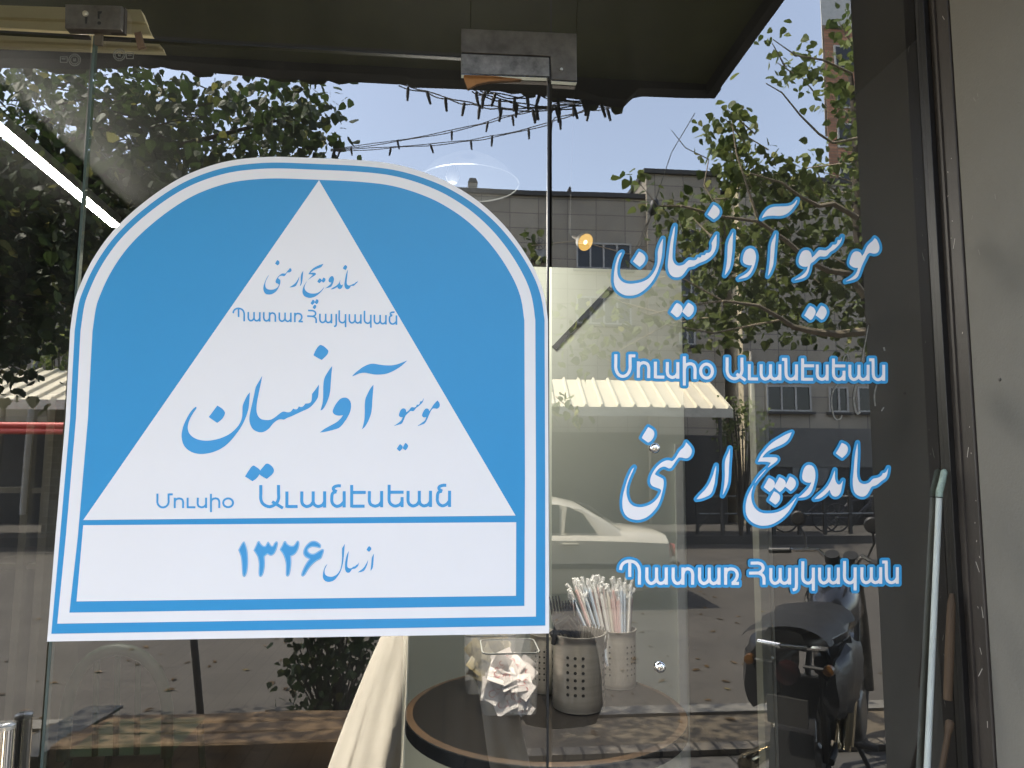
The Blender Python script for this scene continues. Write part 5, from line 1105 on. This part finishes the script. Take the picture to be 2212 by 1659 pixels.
def bicycle(c, label):
    t = thing('bicycle', c, label, 'bicycle', 'bicycles by the far railing'); c = Vector(c)
    def P(x, z, y=0): return c+Vector((x, y, z))
    for x in (0, 1.02):
        n = 28; mb = MB(); mb.tube([P(x+.33*cos(q*2*pi/n), .34+.33*math.sin(q*2*pi/n)) for q in range(n+1)], .018, 6, False); wv = mb.build('wheel', RUB, t, True)
        mb = MB(); [mb.tube([P(x, .34), P(x+.32*cos(q*pi/5), .34+.32*math.sin(q*pi/5))], .003, 4) for q in range(10)]; mb.tube([P(x,.34,-.04), P(x,.34,.04)], .02, 8); mb.build('spokes', GREYM, wv)
    fr = mat('bike_frame_paint', (.05,.05,.06), .35)
    mb = MB()
    for a, b in (((0,.34),(.36,.78)),((0,.34),(.42,.32)),((.36,.78),(.42,.32)),((.42,.32),(.86,.72)),((.37,.74),(.84,.80)),((.84,.86),(1.02,.34))): mb.tube([P(*a), P(*b)], .018, 8)
    mb.build('frame', fr, t, True)
    mb = MB(); mb.tube([P(.34,.80), P(.32,.90)], .014, 8); mb.grid([[P(.32-.12+.24*i/5, .90+.012*math.sin(i), (j-1)*.07*(1-.15*i)) for j in range(3)] for i in range(6)]); mb.build('saddle', RUB, t, True)
    mb = MB(); mb.tube([P(.84,.86), P(.82,.98), P(.86,1.02,-.0)], .014, 8); mb.tube([P(.78,1.0,-.28), P(.86,1.03,-.1), P(.86,1.03,.1), P(.78,1.0,.28)], .013, 8); mb.build('handlebar', GREYM, t, True)
    mb = MB(); mb.tube([P(.42,.32,-.05), P(.42,.32,.05)], .07, 14); mb.tube([P(.42,.32,.06), P(.50,.18,.06)], .012, 6); mb.build('crank', FM, t)
bicycle((Rp(1690,1140,17.2).x, -(17.0-CAMD), -.03), 'dark bicycle leaning behind the far railing, left one')
bicycle((Rp(1800,1140,17.2).x, -(17.0-CAMD), -.03), 'dark bicycle behind the far railing, next to the parked car lights')

# ------------------------------------------------------------------ cars
TYRE = mat('tyre', (.015,.015,.015), .8); RIM = mat('wheel_rim', (.35,.35,.34), .35, metal=.7); CGL = mat('car_glass', (.03,.035,.036), .04, var=.2); TAIL = mat('tail_lens', (.35,.03,.035), .2); BLKT = mat('black_trim', (.02,.02,.02), .5)
def car(c, paint, label, rz=0.0):
    """rear bumper at local x=0, nose at x=-4.4, near side y=0"""
    t = thing('parked_car' if rz else 'cream_car', c, label, 'car'); c = Vector(c); R = rotz(rz)
    def P(x, y, z): return c + R @ Vector((x, y, z))
    W = 1.66
    # body: stations (x, sill z, belt z, deck z, inset)
    st = [(0.02,.42,.66,.80,.16),(-.06,.28,.84,.90,.06),(-.35,.22,.86,.94,.02),(-.62,.20,.87,.95,.0),(-1.2,.19,.88,.92,.0),(-2.2,.19,.88,.90,.0),(-3.0,.19,.86,.92,.0),(-3.2,.20,.84,.90,.01),(-3.9,.22,.74,.80,.05),(-4.3,.28,.62,.70,.14),(-4.4,.40,.52,.58,.26)]
    rows = []
    for x, zs, zb, zd, i in st:
        rows.append([P(x,-i-.05,zs), P(x,-i+.0,zs+.07), P(x,-i+.02,(zs+zb)/2), P(x,-i,zb-.04), P(x,-i-.05,zb+.01), P(x,-i-.16,zd), P(x,-W/2,zd+.02), P(x,-W+i+.16,zd), P(x,-W+i+.05,zb+.01), P(x,-W+i,zb-.04), P(x,-W+i-.02,(zs+zb)/2), P(x,-W+i,zs+.07), P(x,-W+i+.05,zs)])
    mb = MB(); mb.grid(rows, True); mb.f.append(tuple(range(13))); e = len(mb.v); mb.f.append(tuple(range(e-1, e-14, -1))); mb.mi += [0,0]
    mb.build('body', paint, t, True)
    cab = [(-.62,.94,.10),(-.85,1.09,.15),(-1.16,1.27,.20),(-1.45,1.335,.235),(-1.9,1.36,.24),(-2.4,1.33,.24),(-2.65,1.25,.21),(-3.25,.90,.10)]
    mb = MB(); mb.grid([[P(x,-.06,.86), P(x,-i+.0,z-.05), P(x,-i-.10,z), P(x,-W/2,z+.03), P(x,-W+i+.10,z), P(x,-W+i,z-.05), P(x,-W+.06,.86)] for x, z, i in cab]); mb.build('cabin', paint, t, True)
    for side in (0, 1):
        def Q(x, z, i, o=.006): y = -i+o if not side else -W+i-o; return P(x, y, z)
        for poly in (((-.98,.93),(-1.14,1.17),(-1.34,1.26),(-1.40,.93)), ((-1.46,.93),(-1.44,1.28),(-1.94,1.30),(-1.98,.93)), ((-2.05,.93),(-2.02,1.30),(-2.38,1.28),(-2.56,1.20),(-2.98,.94))):
            mb = MB(); f = lambda z: .055+(z-.86)*.40; mb.add([Q(x, z, f(z)) for x, z in poly], [tuple(range(len(poly)))]); mb.build('side_window', CGL, t)
        for x in (-1.34, -2.3):
            mb = MB(); y = .026 if not side else -W-.026; mb.tube([P(x-.10, y, .80), P(x, y+(.012 if not side else -.012), .80), P(x+.10, y, .80)], .016, 8); mb.build('door_handle', paint, t, True)
        y0 = .022 if not side else -W-.022; mb = MB(); mb.box(P(-3.7, y0-.012, .50), P(-.25, y0+.012, .56)) if not rz else mb.box((-.01,-.01,-.01),(.01,.01,.01), None); 
        if not rz: mb.build('side_trim', BLKT, t)
    mb = MB(); mb.add([P(-.66,-.28,.97),P(-.66,-W+.28,.97),P(-1.06,-W+.36,1.245),P(-1.06,-.36,1.245)], [(0,1,2,3)]); [setattr(mb,'v',[tuple(Vector(v)+R@Vector((.03,0,.03))) for v in mb.v])]; mb.build('rear_window', CGL, t)
    mb = MB(); mb.add([P(-3.20,-.24,.95),P(-3.20,-W+.24,.95),P(-2.72,-W+.36,1.23),P(-2.72,-.36,1.23)], [(0,1,2,3)]); [setattr(mb,'v',[tuple(Vector(v)+R@Vector((-.04,0,.03))) for v in mb.v])]; mb.build('windscreen', CGL, t)
    for y in (-.22, -W+.22):
        mb = MB(); mb.grid([[P(.045-.03*abs(j-1), y+.17*(j-1), .62), P(.05-.03*abs(j-1), y+.17*(j-1), .78)] for j in range(3)]); mb.build('tail_light', TAIL, t)
    mb = MB(); mb.grid([[P(.055,-W/2-.26,.62),P(.055,-W/2+.26,.62)],[P(.055,-W/2-.26,.73),P(.055,-W/2+.26,.73)]]); mb.build('number_plate', mat('cream_plate', (.6,.55,.42), .5), t)
    mb = MB(); mb.grid([[P(.10,-.10,.36),P(.12,-W/2,.36),P(.10,-W+.10,.36)],[P(.10,-.10,.56),P(.12,-W/2,.56),P(.10,-W+.10,.56)],[P(-.04,-.02,.57),P(.0,-W/2,.57),P(-.04,-W+.02,.57)]]); mb.build('bumper', BLKT, t, True)
    for x in (-.85, -3.55):
        for y in (-.16, -W+.16):
            o = 1 if y > -.5 else -1
            ax = R @ Vector((0, o, 0)); cc = P(x, y+o*.1, .30)
            mb = MB(); mb.lathe([(.17,-.16),(.29,-.16),(.30,-.13),(.30,-.03),(.28,.02),(.19,.022)], cc, 28, ax); wv = mb.build('wheel', TYRE, t, True)
            mb = MB(); mb.lathe([(0,.0),(.05,.012),(.06,.004),(.18,.012),(.195,.024)], cc, 24, ax, cap=False); mb.build('rim', RIM, wv, True)
    for y in (-.25, -W+.25):
        mb = MB(); mb.lathe([(0,.02),(.10,.01),(.11,-.05)], P(-4.34, y, .50), 16, R @ Vector((-1,0,0)), cap=False); mb.build('headlight', mat('lamp_lens', (.6,.6,.58), .1), t, True)
    return t
car((Rp(1446, 1150, 9.3).x, -(9.1-CAMD), -.2), mat('cream_car_paint', (.44,.40,.31), .28, var=.02, coat=.6), 'cream saloon car passing in the street, right of the sticker edge')
car((Rp(1860, 1120, 17.6).x+.8, -(17.55-CAMD), -.03), mat('dark_car_paint', (.02,.022,.028), .25, var=.05, coat=.6), 'dark parked car with red tail lights and pale plate beyond the far railing', pi/2)

# hanging insulator with guy wires
t = thing('cable_insulator', Rp(1411, 448, 7), 'black egg shaped cable insulator hanging by two wires beside the upper words', 'insulator')
a = Rp(1411, 448, 7.0); up = Rp(1424, 405, 7.0); dv = (up-a).normalized()
mb = MB(); mb.lathe([(.012,-.095),(.042,-.06),(.052,0),(.045,.055),(.014,.09)], a, 16, dv); mb.build('body', LW, t, True)
for o in (0, 10):
    e = Rp(1356+o*.6, 572, 19.35); mb = MB(); mb.tube([a-dv*.08, a.lerp(e,.5)+Vector((o*.004,0,0)), e], .0075, 6); mb.build('wire', GREYM, t)
mb = MB(); mb.tube([a+dv*.08, Rp(1450, 330, 6.3), Rp(1500, 245, 5.6)], .004, 6); mb.build('wire', GREYM, t)

# ================================================================== THE PERSON HOLDING THE PHONE (seen in the glass)
def skin(name, V, R, E, m, parent, sub=2, root=0):
    me = bpy.data.meshes.new('skeleton'); me.from_pydata([tuple(v) for v in V], E, []); o = bpy.data.objects.new('skeleton', me); COL.objects.link(o)
    o.modifiers.new('skin', 'SKIN'); s = o.modifiers.new('sub', 'SUBSURF'); s.levels = sub; s.render_levels = sub
    for i, d in enumerate(me.skin_vertices[0].data):
        r = R[i]; d.radius = r if isinstance(r, tuple) else (r, r); d.use_root = (i == root)
    bpy.context.view_layer.update(); dg = bpy.context.evaluated_depsgraph_get()
    nm = bpy.data.meshes.new_from_object(o.evaluated_get(dg)); bpy.data.objects.remove(o)
    nm.name = name; nm.materials.clear(); nm.materials.append(m); nm.polygons.foreach_set('use_smooth', [True]*len(nm.polygons))
    q = bpy.data.objects.new(name, nm); COL.objects.link(q)
    if parent is not None: q.parent = parent; q.matrix_parent_inverse = parent.matrix_world.inverted()
    return q
PX, PY = .03, -1.67
SKINM = mat('skin', (.42,.25,.17), .5, var=.06, scale=12); BLACKC = mat('black_cloth', (.012,.012,.013), .85, var=.2, scale=20)
LINEN = mat('beige_linen', (.74,.68,.56), .85, var=.10, scale=9, bump=.6, bscale=14, stretch=(1,1,.25))
def pp_(x, y, z): return Vector((PX+x, PY+y, z))
person = thing('person', (PX, PY, 0), 'person in a long open beige coat over black clothes, reflected below the sticker', 'person')
V = [pp_(0,0,.93), pp_(0,.005,1.08), pp_(0,0,1.24), pp_(0,-.01,1.38), pp_(0,.0,1.46), pp_(0,.02,1.54), pp_(0,.025,1.60), pp_(0,.02,1.665)]
RR = [(.15,.11), (.13,.10), (.145,.105), (.13,.08), (.055,.055), (.068,.075), (.075,.092), (.066,.08)]
E = [(i, i+1) for i in range(7)]
def chain(frm, pts, rad):
    k = frm
    for p, r in zip(pts, rad): V.append(p); RR.append(r); E.append((k, len(V)-1)); k = len(V)-1
    return k
for s in (-1, 1):
    chain(0, [pp_(s*.095,0,.86), pp_(s*.10,.012,.66), pp_(s*.10,.02,.49), pp_(s*.10,-.005,.28), pp_(s*.10,-.015,.10), pp_(s*.105,.05,.055), pp_(s*.11,.13,.035)], [.088,.072,.055,.05,.034,.034,.028])
    kw = chain(3, [pp_(s*.165,-.005,1.375), pp_(s*.215,.03,1.27), pp_(s*.245,.09,1.16), pp_(s*.19,.19,1.33), pp_(s*.115,.255,1.50), pp_(s*.098,.275,1.555), pp_(s*.092,.288,1.60)], [.058,.046,.040,.034,.026,(.032,.016),(.036,.014)])
body = skin('body', V, RR, E, SKINM, person)
for s in (-1, 1):                         # five fingers a side, closed round the phone's ends
    for k in range(4):
        z = 1.600+.0165*k; l = (.9, 1.0, .95, .78)[k]
        skin('finger', [pp_(s*.092,.288,1.585+.010*k), pp_(s*(.090+.010*l),.296,z), pp_(s*(.092+.004*l),.306,z+.004), pp_(s*(.084-.012*l),.3095,z+.005)], [.0095,.009,.008,.0065], [(0,1),(1,2),(2,3)], SKINM, person, 1)
    skin('thumb', [pp_(s*.088,.280,1.575), pp_(s*.080,.282,1.598), pp_(s*.070,.286,1.618), pp_(s*.058,.289,1.630)], [.012,.0105,.0095,.007], [(0,1),(1,2),(2,3)], SKINM, person, 1)
for s in (-1, 1):
    mb = MB(); mb.lathe([(0,.012),(.008,.009),(.011,0)], pp_(s*.031,.098,1.612), 12, (0,1,0), cap=False); e = mb.build('eye', mat('eye_white', (.6,.58,.55), .2), person, True)
    mb = MB(); mb.lathe([(0,.0131),(.005,.0118)], pp_(s*.031,.098,1.612), 10, (0,1,0), cap=False); mb.build('iris', BLKT, e)
    mb = MB(); mb.tube([pp_(s*.014,.112,1.632), pp_(s*.032,.113,1.638), pp_(s*.05,.10,1.632)], [.002,.003,.0015], 6); mb.build('eyebrow', BLKT, person)
    skin('ear', [pp_(s*.078,.012,1.575), pp_(s*.083,.008,1.60), pp_(s*.081,.004,1.625)], [.008,.011,.010], [(0,1),(1,2)], SKINM, person, 1)
skin('nose', [pp_(0,.104,1.622), pp_(0,.118,1.600), pp_(0,.122,1.585)], [.007,.010,.013], [(0,1),(1,2)], SKINM, person, 1)
mb = MB(); mb.tube([pp_(-.022,.104,1.553), pp_(0,.112,1.555), pp_(.022,.104,1.553)], [.002,.006,.002], 8); mb.build('mouth', mat('lips', (.33,.12,.10), .45), person, True)
# headscarf, tunic, coat, sleeves, shoes
rows = []
for z, rx, ry, cy in ((1.40,.17,.11,-.01),(1.45,.105,.10,-.005),(1.50,.092,.102,0),(1.56,.094,.112,.0),(1.62,.093,.112,-.002),(1.68,.078,.095,.0),(1.72,.045,.055,.0),(1.735,.01,.012,0)):
    rows.append([pp_(rx*cos(radians(a))*(1 if z < 1.5 or z > 1.66 else 1), cy+ry*math.sin(radians(a)), z) for a in (np.linspace(128, 412, 26) if 1.5 <= z <= 1.66 else np.linspace(90.1, 449.9, 26))])
mb = MB(); mb.grid(rows); mb.build('headscarf', BLACKC, person, True)
rows = []
for z, rx, ry in ((1.41,.175,.085),(1.34,.185,.115),(1.2,.165,.125),(1.04,.16,.122),(.92,.185,.14),(.7,.20,.155),(.5,.215,.165),(.36,.225,.17)):
    rows.append([pp_(rx*cos(a)*(1+.02*math.sin(7*a)*(1.4-z)), ry*math.sin(a)*(1+.03*math.sin(9*a+1)*(1.4-z)), z) for a in np.linspace(0, 2*pi, 48, endpoint=False)])
mb = MB(); mb.grid(rows, True); mb.build('tunic', BLACKC, person, True)
rows = []; NA = 72
for z, rx, ry, cx, cy, a0, a1 in ((1.415,.165,.085,0,0,112,428),(1.37,.20,.125,0,0,112,428),(1.22,.195,.15,-.01,0,112,428),(1.05,.20,.155,-.03,.0,114,424),(.92,.245,.165,-.05,0,116,420),(.80,.285,.175,-.06,.005,118,418),(.68,.32,.19,-.07,.01,119,414),(.55,.355,.20,-.08,.01,120,412),(.44,.385,.205,-.085,.01,121,410),(.36,.40,.21,-.09,.01,122,408)):
    f = max(0, 1.15-z)
    if z < 1.1: a0 = math.degrees(math.acos(max(-1, min(1, (-.175-PX*0-cx)/rx))))
    rows.append([pp_(cx+rx*cos(radians(a))*(1+.05*f*math.sin(radians(a)*11+z*1.5)), cy+ry*math.sin(radians(a))*(1+(.95*f*min(1,(180-a)/35) if a < 180 else 0))*(1+.13*f*math.sin(radians(a)*12+z*2.4)+.09*f*math.sin(radians(a)*23-z*3)), z+.012*f*math.sin(radians(a)*5)) for a in np.linspace(a0, a1, NA)])
mb = MB(); mb.grid(rows); coat = mb.build('coat', LINEN, person, True)
sd_ = coat.modifiers.new('solid', 'SOLIDIFY'); sd_.thickness = .004; sb_ = coat.modifiers.new('sub', 'SUBSURF'); sb_.levels = 1; sb_.render_levels = 2
mb = MB()
for col_ in (0, NA-1):
    pass
mb.tube([Vector(r[0])+Vector((.004,.004,0)) for r in rows[2:]], .005, 6); mb.build('hem_edge', mat('pale_lining', (.62,.58,.48), .8), coat, True)
for s in (-1, 1):
    mb = MB(); mb.tube([pp_(s*.14,-.01,1.385), pp_(s*.20,.02,1.31), pp_(s*.245,.075,1.175), pp_(s*.235,.12,1.175), pp_(s*.19,.19,1.32), pp_(s*.13,.24,1.455)], [.065,.062,.058,.056,.05,.045], 14); mb.build('sleeve', LINEN, person, True)
    mb = MB(); rows_ = []
    for x, w_, h_ in ((-.075,.028,.05),(-.03,.036,.075),(.04,.040,.07),(.11,.045,.05),(.16,.036,.035),(.185,.012,.02)):
        rows_.append([pp_(s*.105+w_*cos(a), x, max(.003, .003+h_/2+h_/2*math.sin(a))) for a in np.linspace(0, 2*pi, 14, endpoint=False)])
    mb.grid(rows_, True); mb.f += [tuple(range(14)), tuple(range(5*14+13, 5*14-1, -1))]; mb.mi += [0,0]; mb.build('shoe', BLKT, person, True)
bag = thing('shoulder_bag', pp_(.43, .06, .66), 'black shoulder bag hanging at the hip, reflected behind the steel cups', 'bag')
rows = []
for z, hw, hd in ((.60,.10,.05),(.615,.145,.075),(.68,.17,.09),(.78,.168,.085),(.88,.155,.07),(.94,.14,.05),(.955,.12,.03)):
    rows.append([pp_(.43+hw*math.copysign(abs(cos(a))**.6, cos(a)), .06+hd*math.copysign(abs(math.sin(a))**.7, math.sin(a))+.006*math.sin(a*5+z*20), z) for a in np.linspace(0, 2*pi, 28, endpoint=False)])
mb = MB(); mb.grid(rows, True); mb.f += [tuple(range(28)), tuple(range(6*28+27, 6*28-1, -1))]; mb.mi += [0,0]; mb.build('pouch', BLACKC, bag, True)
mb = MB(); mb.tube([pp_(.30,.06,.94), pp_(.26,.10,1.15), pp_(.20,.115,1.33), pp_(.15,.03,1.44), pp_(.20,-.10,1.36), pp_(.30,-.12,1.15), pp_(.42,.0,.95)], .014, 8, flat=.4); mb.build('strap', BLACKC, bag, True)
mb = MB(); mb.box(pp_(.34,.142,.80), pp_(.52,.150,.812)); mb.build('zip', BLKT, bag)
t = thing('phone', (.02, -1.367, 1.63), 'dark phone held up in both hands, hidden behind the sticker', 'phone')
mb = MB(); mb.box((-.068, -1.371, 1.594), (.088, -1.3635, 1.672)); mb.build('case', BLKT, t, bevel=.004)
mb = MB(); mb.box((-.062, -1.3725, 1.599), (.082, -1.3712, 1.667)); mb.build('screen', CGL, t)
mb = MB(); mb.box((-.022, -1.3633, 1.618), (.022, -1.3618, 1.662)); mb.build('lens_bump', RUB, t, bevel=.0006)

# ================================================================== MOTORCYCLE
def motorcycle(tail, heading, label):
    hx, hy = heading; n = math.hypot(hx, hy); hx /= n; hy /= n
    t = thing('motorcycle', tail, label, 'motorcycle'); T = Vector(tail)
    def P(x, y, z): return T + Vector((hx*x - hy*y, hy*x + hx*y, z))      # x forward, y to the rider's left
    lat = P(0,1,0)-P(0,0,0)
    ST = radians(34)
    def HB(x, y, z): dx = x-1.38; return P(1.38+dx*cos(ST)-y*sin(ST), dx*sin(ST)+y*cos(ST), z)
    BP = mat('black_bike_paint', (.012,.012,.014), .18, var=.1, coat=.7); ENG = mat('engine_alloy', (.16,.15,.135), .4, metal=.8, var=.4, scale=20); EX = mat('exhaust_chrome', (.60,.50,.33), .12, metal=1); BK = mat('bike_black', (.012,.012,.012), .45, var=.3); SEAT = mat('seat_vinyl', (.010,.010,.011), .34, bump=.3, bscale=30)
    for x in (.34, 1.62):
        k = 36; mb = MB(); mb.tube([P(x+.26*cos(q*2*pi/k), 0, .31+.26*math.sin(q*2*pi/k)) for q in range(k+1)], .048, 10, False); w_ = mb.build('wheel', TYRE, t, True)
        mb = MB(); mb.tube([P(x+.215*cos(q*2*pi/k), 0, .31+.215*math.sin(q*2*pi/k)) for q in range(k+1)], .018, 8, False); [mb.tube([P(x,(-.03 if q%2 else .03),.31), P(x+.205*cos(q*pi/9), 0, .31+.205*math.sin(q*pi/9))], .0028, 4) for q in range(18)]; mb.lathe([(.055,-.06),(.075,-.04),(.075,.04),(.055,.06)], P(x,0,.31), 16, lat); mb.build('rim', ENG, w_, True)
    mb = MB(); [mb.tube([P(1.62,s*.085,.31), P(1.50,s*.085,.72), P(1.40,s*.085,1.0)], [.026,.026,.02], 10) for s in (-1,1)]; mb.build('fork', ENG, t, True)
    mb = MB(); rows = [[P(1.62+.33*cos(a), y, .31+.33*math.sin(a)) for y in (-.06,-.03,.03,.06)] for a in np.linspace(.25, 2.3, 10)]; mb.grid(rows); mb.build('front_mudguard', BP, t, True)
    mb = MB(); rows = [[P(.34+.34*cos(a), y, .31+.36*math.sin(a)) for y in (-.08,-.04,.04,.08)] for a in np.linspace(1.1, 3.5, 10)]; mb.grid(rows); mb.build('rear_mudguard', BP, t, True)
    mb = MB(); mb.prism([P(-.02,-.10,.20),P(-.02,.10,.20),P(.02,.085,.52),P(.02,-.085,.52)], (P(1,0,0)-P(0,0,0))*.008); mb.build('mudflap', RUB, t)
    mb = MB()
    for a, b in (((1.42,.88),(.78,.74)),((1.40,.80),(1.05,.28)),((1.05,.28),(.62,.30)),((.62,.30),(.34,.31)),((.80,.72),(.62,.30)),((.80,.74),(.16,.76)),((.34,.31),(.22,.74))): [mb.tube([P(a[0],s*.07,a[1]), P(b[0],s*.09,b[1])], .016, 8) for s in (-1,1)]
    mb.build('frame', BK, t, True)
    rows = []
    for x, hw, z0, z1 in ((1.36,.05,.84,.94),(1.28,.11,.78,1.00),(1.14,.15,.74,1.035),(.98,.145,.73,1.02),(.86,.10,.74,.96),(.80,.06,.76,.90)):
        rows.append([P(x, hw*cos(a)*(1 if math.sin(a) < 0 else .92), (z0+z1)/2+(z1-z0)/2*math.sin(a)) for a in np.linspace(0, 2*pi, 18, endpoint=False)])
    mb = MB(); mb.grid(rows, True); mb.build('tank', BP, t, True)
    mb = MB(); mb.lathe([(0,.014),(.03,.012),(.035,0)], P(1.12,0,1.036), 16, cap=False); mb.build('filler_cap', CHROME, t, True)
    rows = []
    for x, hw, z in ((.90,.09,.90),(.78,.12,.875),(.58,.14,.865),(.40,.145,.885),(.22,.14,.90),(.08,.115,.915),(.0,.07,.91)):
        rows.append([P(x, -hw, z-.05), P(x, -hw*1.02, z-.02), P(x, -hw*.8, z+.018), P(x, 0, z+.028), P(x, hw*.8, z+.018), P(x, hw*1.02, z-.02), P(x, hw, z-.05)])
    mb = MB(); mb.grid(rows, True); mb.f += [tuple(range(7)), tuple(range(48, 41, -1))]; mb.mi += [0,0]; mb.build('seat', SEAT, t, True)
    for s in (-1, 1):
        mb = MB(); mb.grid([[P(.80, s*.12, .80), P(.78, s*.125, .60)], [P(.55, s*.15, .82), P(.55, s*.155, .55)], [P(.28, s*.15, .84), P(.30, s*.15, .64)], [P(.0, s*.10, .87), P(.02, s*.10, .78)]]); mb.build('side_panel', BP, t, True)
        mb = MB(); mb.tube([P(.50,s*.15,.60), P(.38,s*.14,.36)], [.032,.028], 12); mb.tube([P(.49,s*.15,.58), P(.39,s*.14,.38)], .040, 12, flat=1); mb.build('shock', EX, t, True)
        mb = MB(); mb.tube([P(0,s*.06,.80), P(0,s*.145,.80)], .008, 6); mb.build('indicator_stem', BK, t); mb = MB(); mb.lathe([(.0,.015),(.02,.012),(.023,-.015),(.0,-.035)], P(-.01, s*.16, .80), 14, P(-1,0,0)-P(0,0,0)); mb.build('indicator', mat('amber_lens', (.09,.04,.008), .3), t, True)
        mb = MB(); mb.tube([HB(1.40,s*.05,1.03), HB(1.37,s*.16,1.12), HB(1.26,s*.36,1.10)], .013, 8); mb.build('handlebar', CHROME, t, True)
        mb = MB(); mb.tube([HB(1.29,s*.30,1.106), HB(1.23,s*.42,1.094)], .019, 10); mb.tube([HB(1.32,s*.24,1.105), HB(1.33,s*.40,1.085)], .006, 6); mb.build('grip', RUB, t, True)
        mb = MB(); mb.tube([HB(1.34,s*.22,1.12), HB(1.36,s*.25,1.20), HB(1.33,s*.27,1.26)], .006, 6); mb.lathe([(0,.012),(.035,.010),(.045,0),(.035,-.015),(0,-.02)], HB(1.33,s*.27,1.30), 18, P(-1,0,0)-P(0,0,0)); mb.build('mirror', BK, t, True)
        mb = MB(); mb.tube([P(.66,s*.10,.30), P(.66,s*.24,.30)], .014, 8); mb.build('footpeg', RUB, t, True)
    mb = MB(); mb.lathe([(0,.04),(.07,.03),(.085,0),(.08,-.06),(.03,-.12)], P(1.52,0,.98), 20, P(1,0,0)-P(0,0,0)); mb.build('headlight', CHROME, t, True)
    mb = MB(); [mb.lathe([(.0,.01),(.04,.01),(.045,-.04),(.02,-.06)], P(1.40,s*.05,1.10), 16, Vector((-hx*.5,-hy*.5,.8))) for s in (-1,1)]; mb.build('dial', BK, t, True)
    mb = MB(); mb.lathe([(.0,.02),(.045,.015),(.05,-.02)], P(-.03,0,.77), 18, P(-1,0,0)-P(0,0,0)); mb.build('tail_lamp', mat('dark_tail_lens', (.014,.003,.003), .25), t, True)
    mb = MB(); mb.box(P(-.04,0,.62)-Vector((.08,.01,.055)), P(-.04,0,.62)+Vector((.08,.01,.055)), rotz(math.atan2(hy,hx)-pi/2)); mb.build('number_plate', mat('dusty_plate', (.016,.015,.013), .6), t)
    mb = MB(); mb.box(P(.86,0,.42)-Vector((.19,.13,.13)), P(.86,0,.42)+Vector((.19,.13,.13)), rotz(math.atan2(hy,hx))); mb.lathe([(.11,-.17),(.125,-.15),(.125,.15),(.11,.17)], P(.80,0,.40), 22, lat); mb.build('crankcase', ENG, t, bevel=.02)
    mb = MB()
    for k in range(7): z = .50+k*.03; mb.box(P(1.02,0,z)-Vector((.085,.085,.007)), P(1.02,0,z)+Vector((.085,.085,.007)), rotz(math.atan2(hy,hx)))
    mb.box(P(1.02,0,.60)-Vector((.06,.06,.11)), P(1.02,0,.60)+Vector((.06,.06,.11)), rotz(math.atan2(hy,hx)+.02)); mb.build('cylinder_fins', ENG, t)
    mb = MB(); mb.tube([P(1.10,-.05,.60), P(1.22,-.10,.45), P(1.10,-.13,.25), P(.75,-.15,.24), P(.45,-.17,.29)], [.022,.022,.022,.024,.03], 10); mb.tube([P(.47,-.17,.288), P(.42,-.172,.295), P(.0,-.185,.36), P(-.04,-.186,.366)], [.028,.036,.037,.028], 14); mb.build('exhaust', EX, t, True)
    mb = MB(); [mb.tube([P(.34,s*.12,.66), P(.10,s*.13,.86), P(-.10,s*.09,.90), P(-.12,0,.90)], .012, 8) for s in (-1,1)]; mb.build('grab_rail', CHROME, t, True)
    mb = MB(); mb.tube([P(.80,.12,.28), P(.74,.26,.02)], .012, 8); mb.build('stand', BK, t, True)
    # rolled rain cover strapped over the tail
    mb = MB(); rows = []
    for i in range(9):
        x = .62-.085*i; rows.append([P(x, (.17+.015*math.sin(i*1.9))*cos(a), .905+(.055+.012*math.sin(i*2.3+a*2))*math.sin(a)) for a in np.linspace(0, pi, 9)])
    mb.grid(rows); mb.build('rain_cover', mat('grey_cover', (.010,.010,.010), .62, var=.3, bump=.6, bscale=14), t, True)
    for s in (-1, 1):
        rows = []
        for i in range(9):
            x = .66-.075*i; e = .55+.45*math.sin(pi*(i+.6)/9.2); rows.append([P(x, s*(.135+(.035 if s > 0 else .055)*e+(.045 if s > 0 else .06)*e*cos(a)+.010*math.sin(i*1.3+a*2)), .69+.15*e*math.sin(a)+.03*cos(a)*e+.016*math.sin(i*2.1+a*3)) for a in np.linspace(0, 2*pi, 14, endpoint=False)])
        mb = MB(); mb.grid(rows, True); mb.f += [tuple(range(14)), tuple(range(8*14+13, 8*14-1, -1))]; mb.mi += [0,0]; mb.build('saddle_bag', SEAT, t, True)
motorcycle((1.44, -1.66, 0), (.62, -.78), 'black motorcycle parked on the pavement, cut off by the dark jamb reflection')
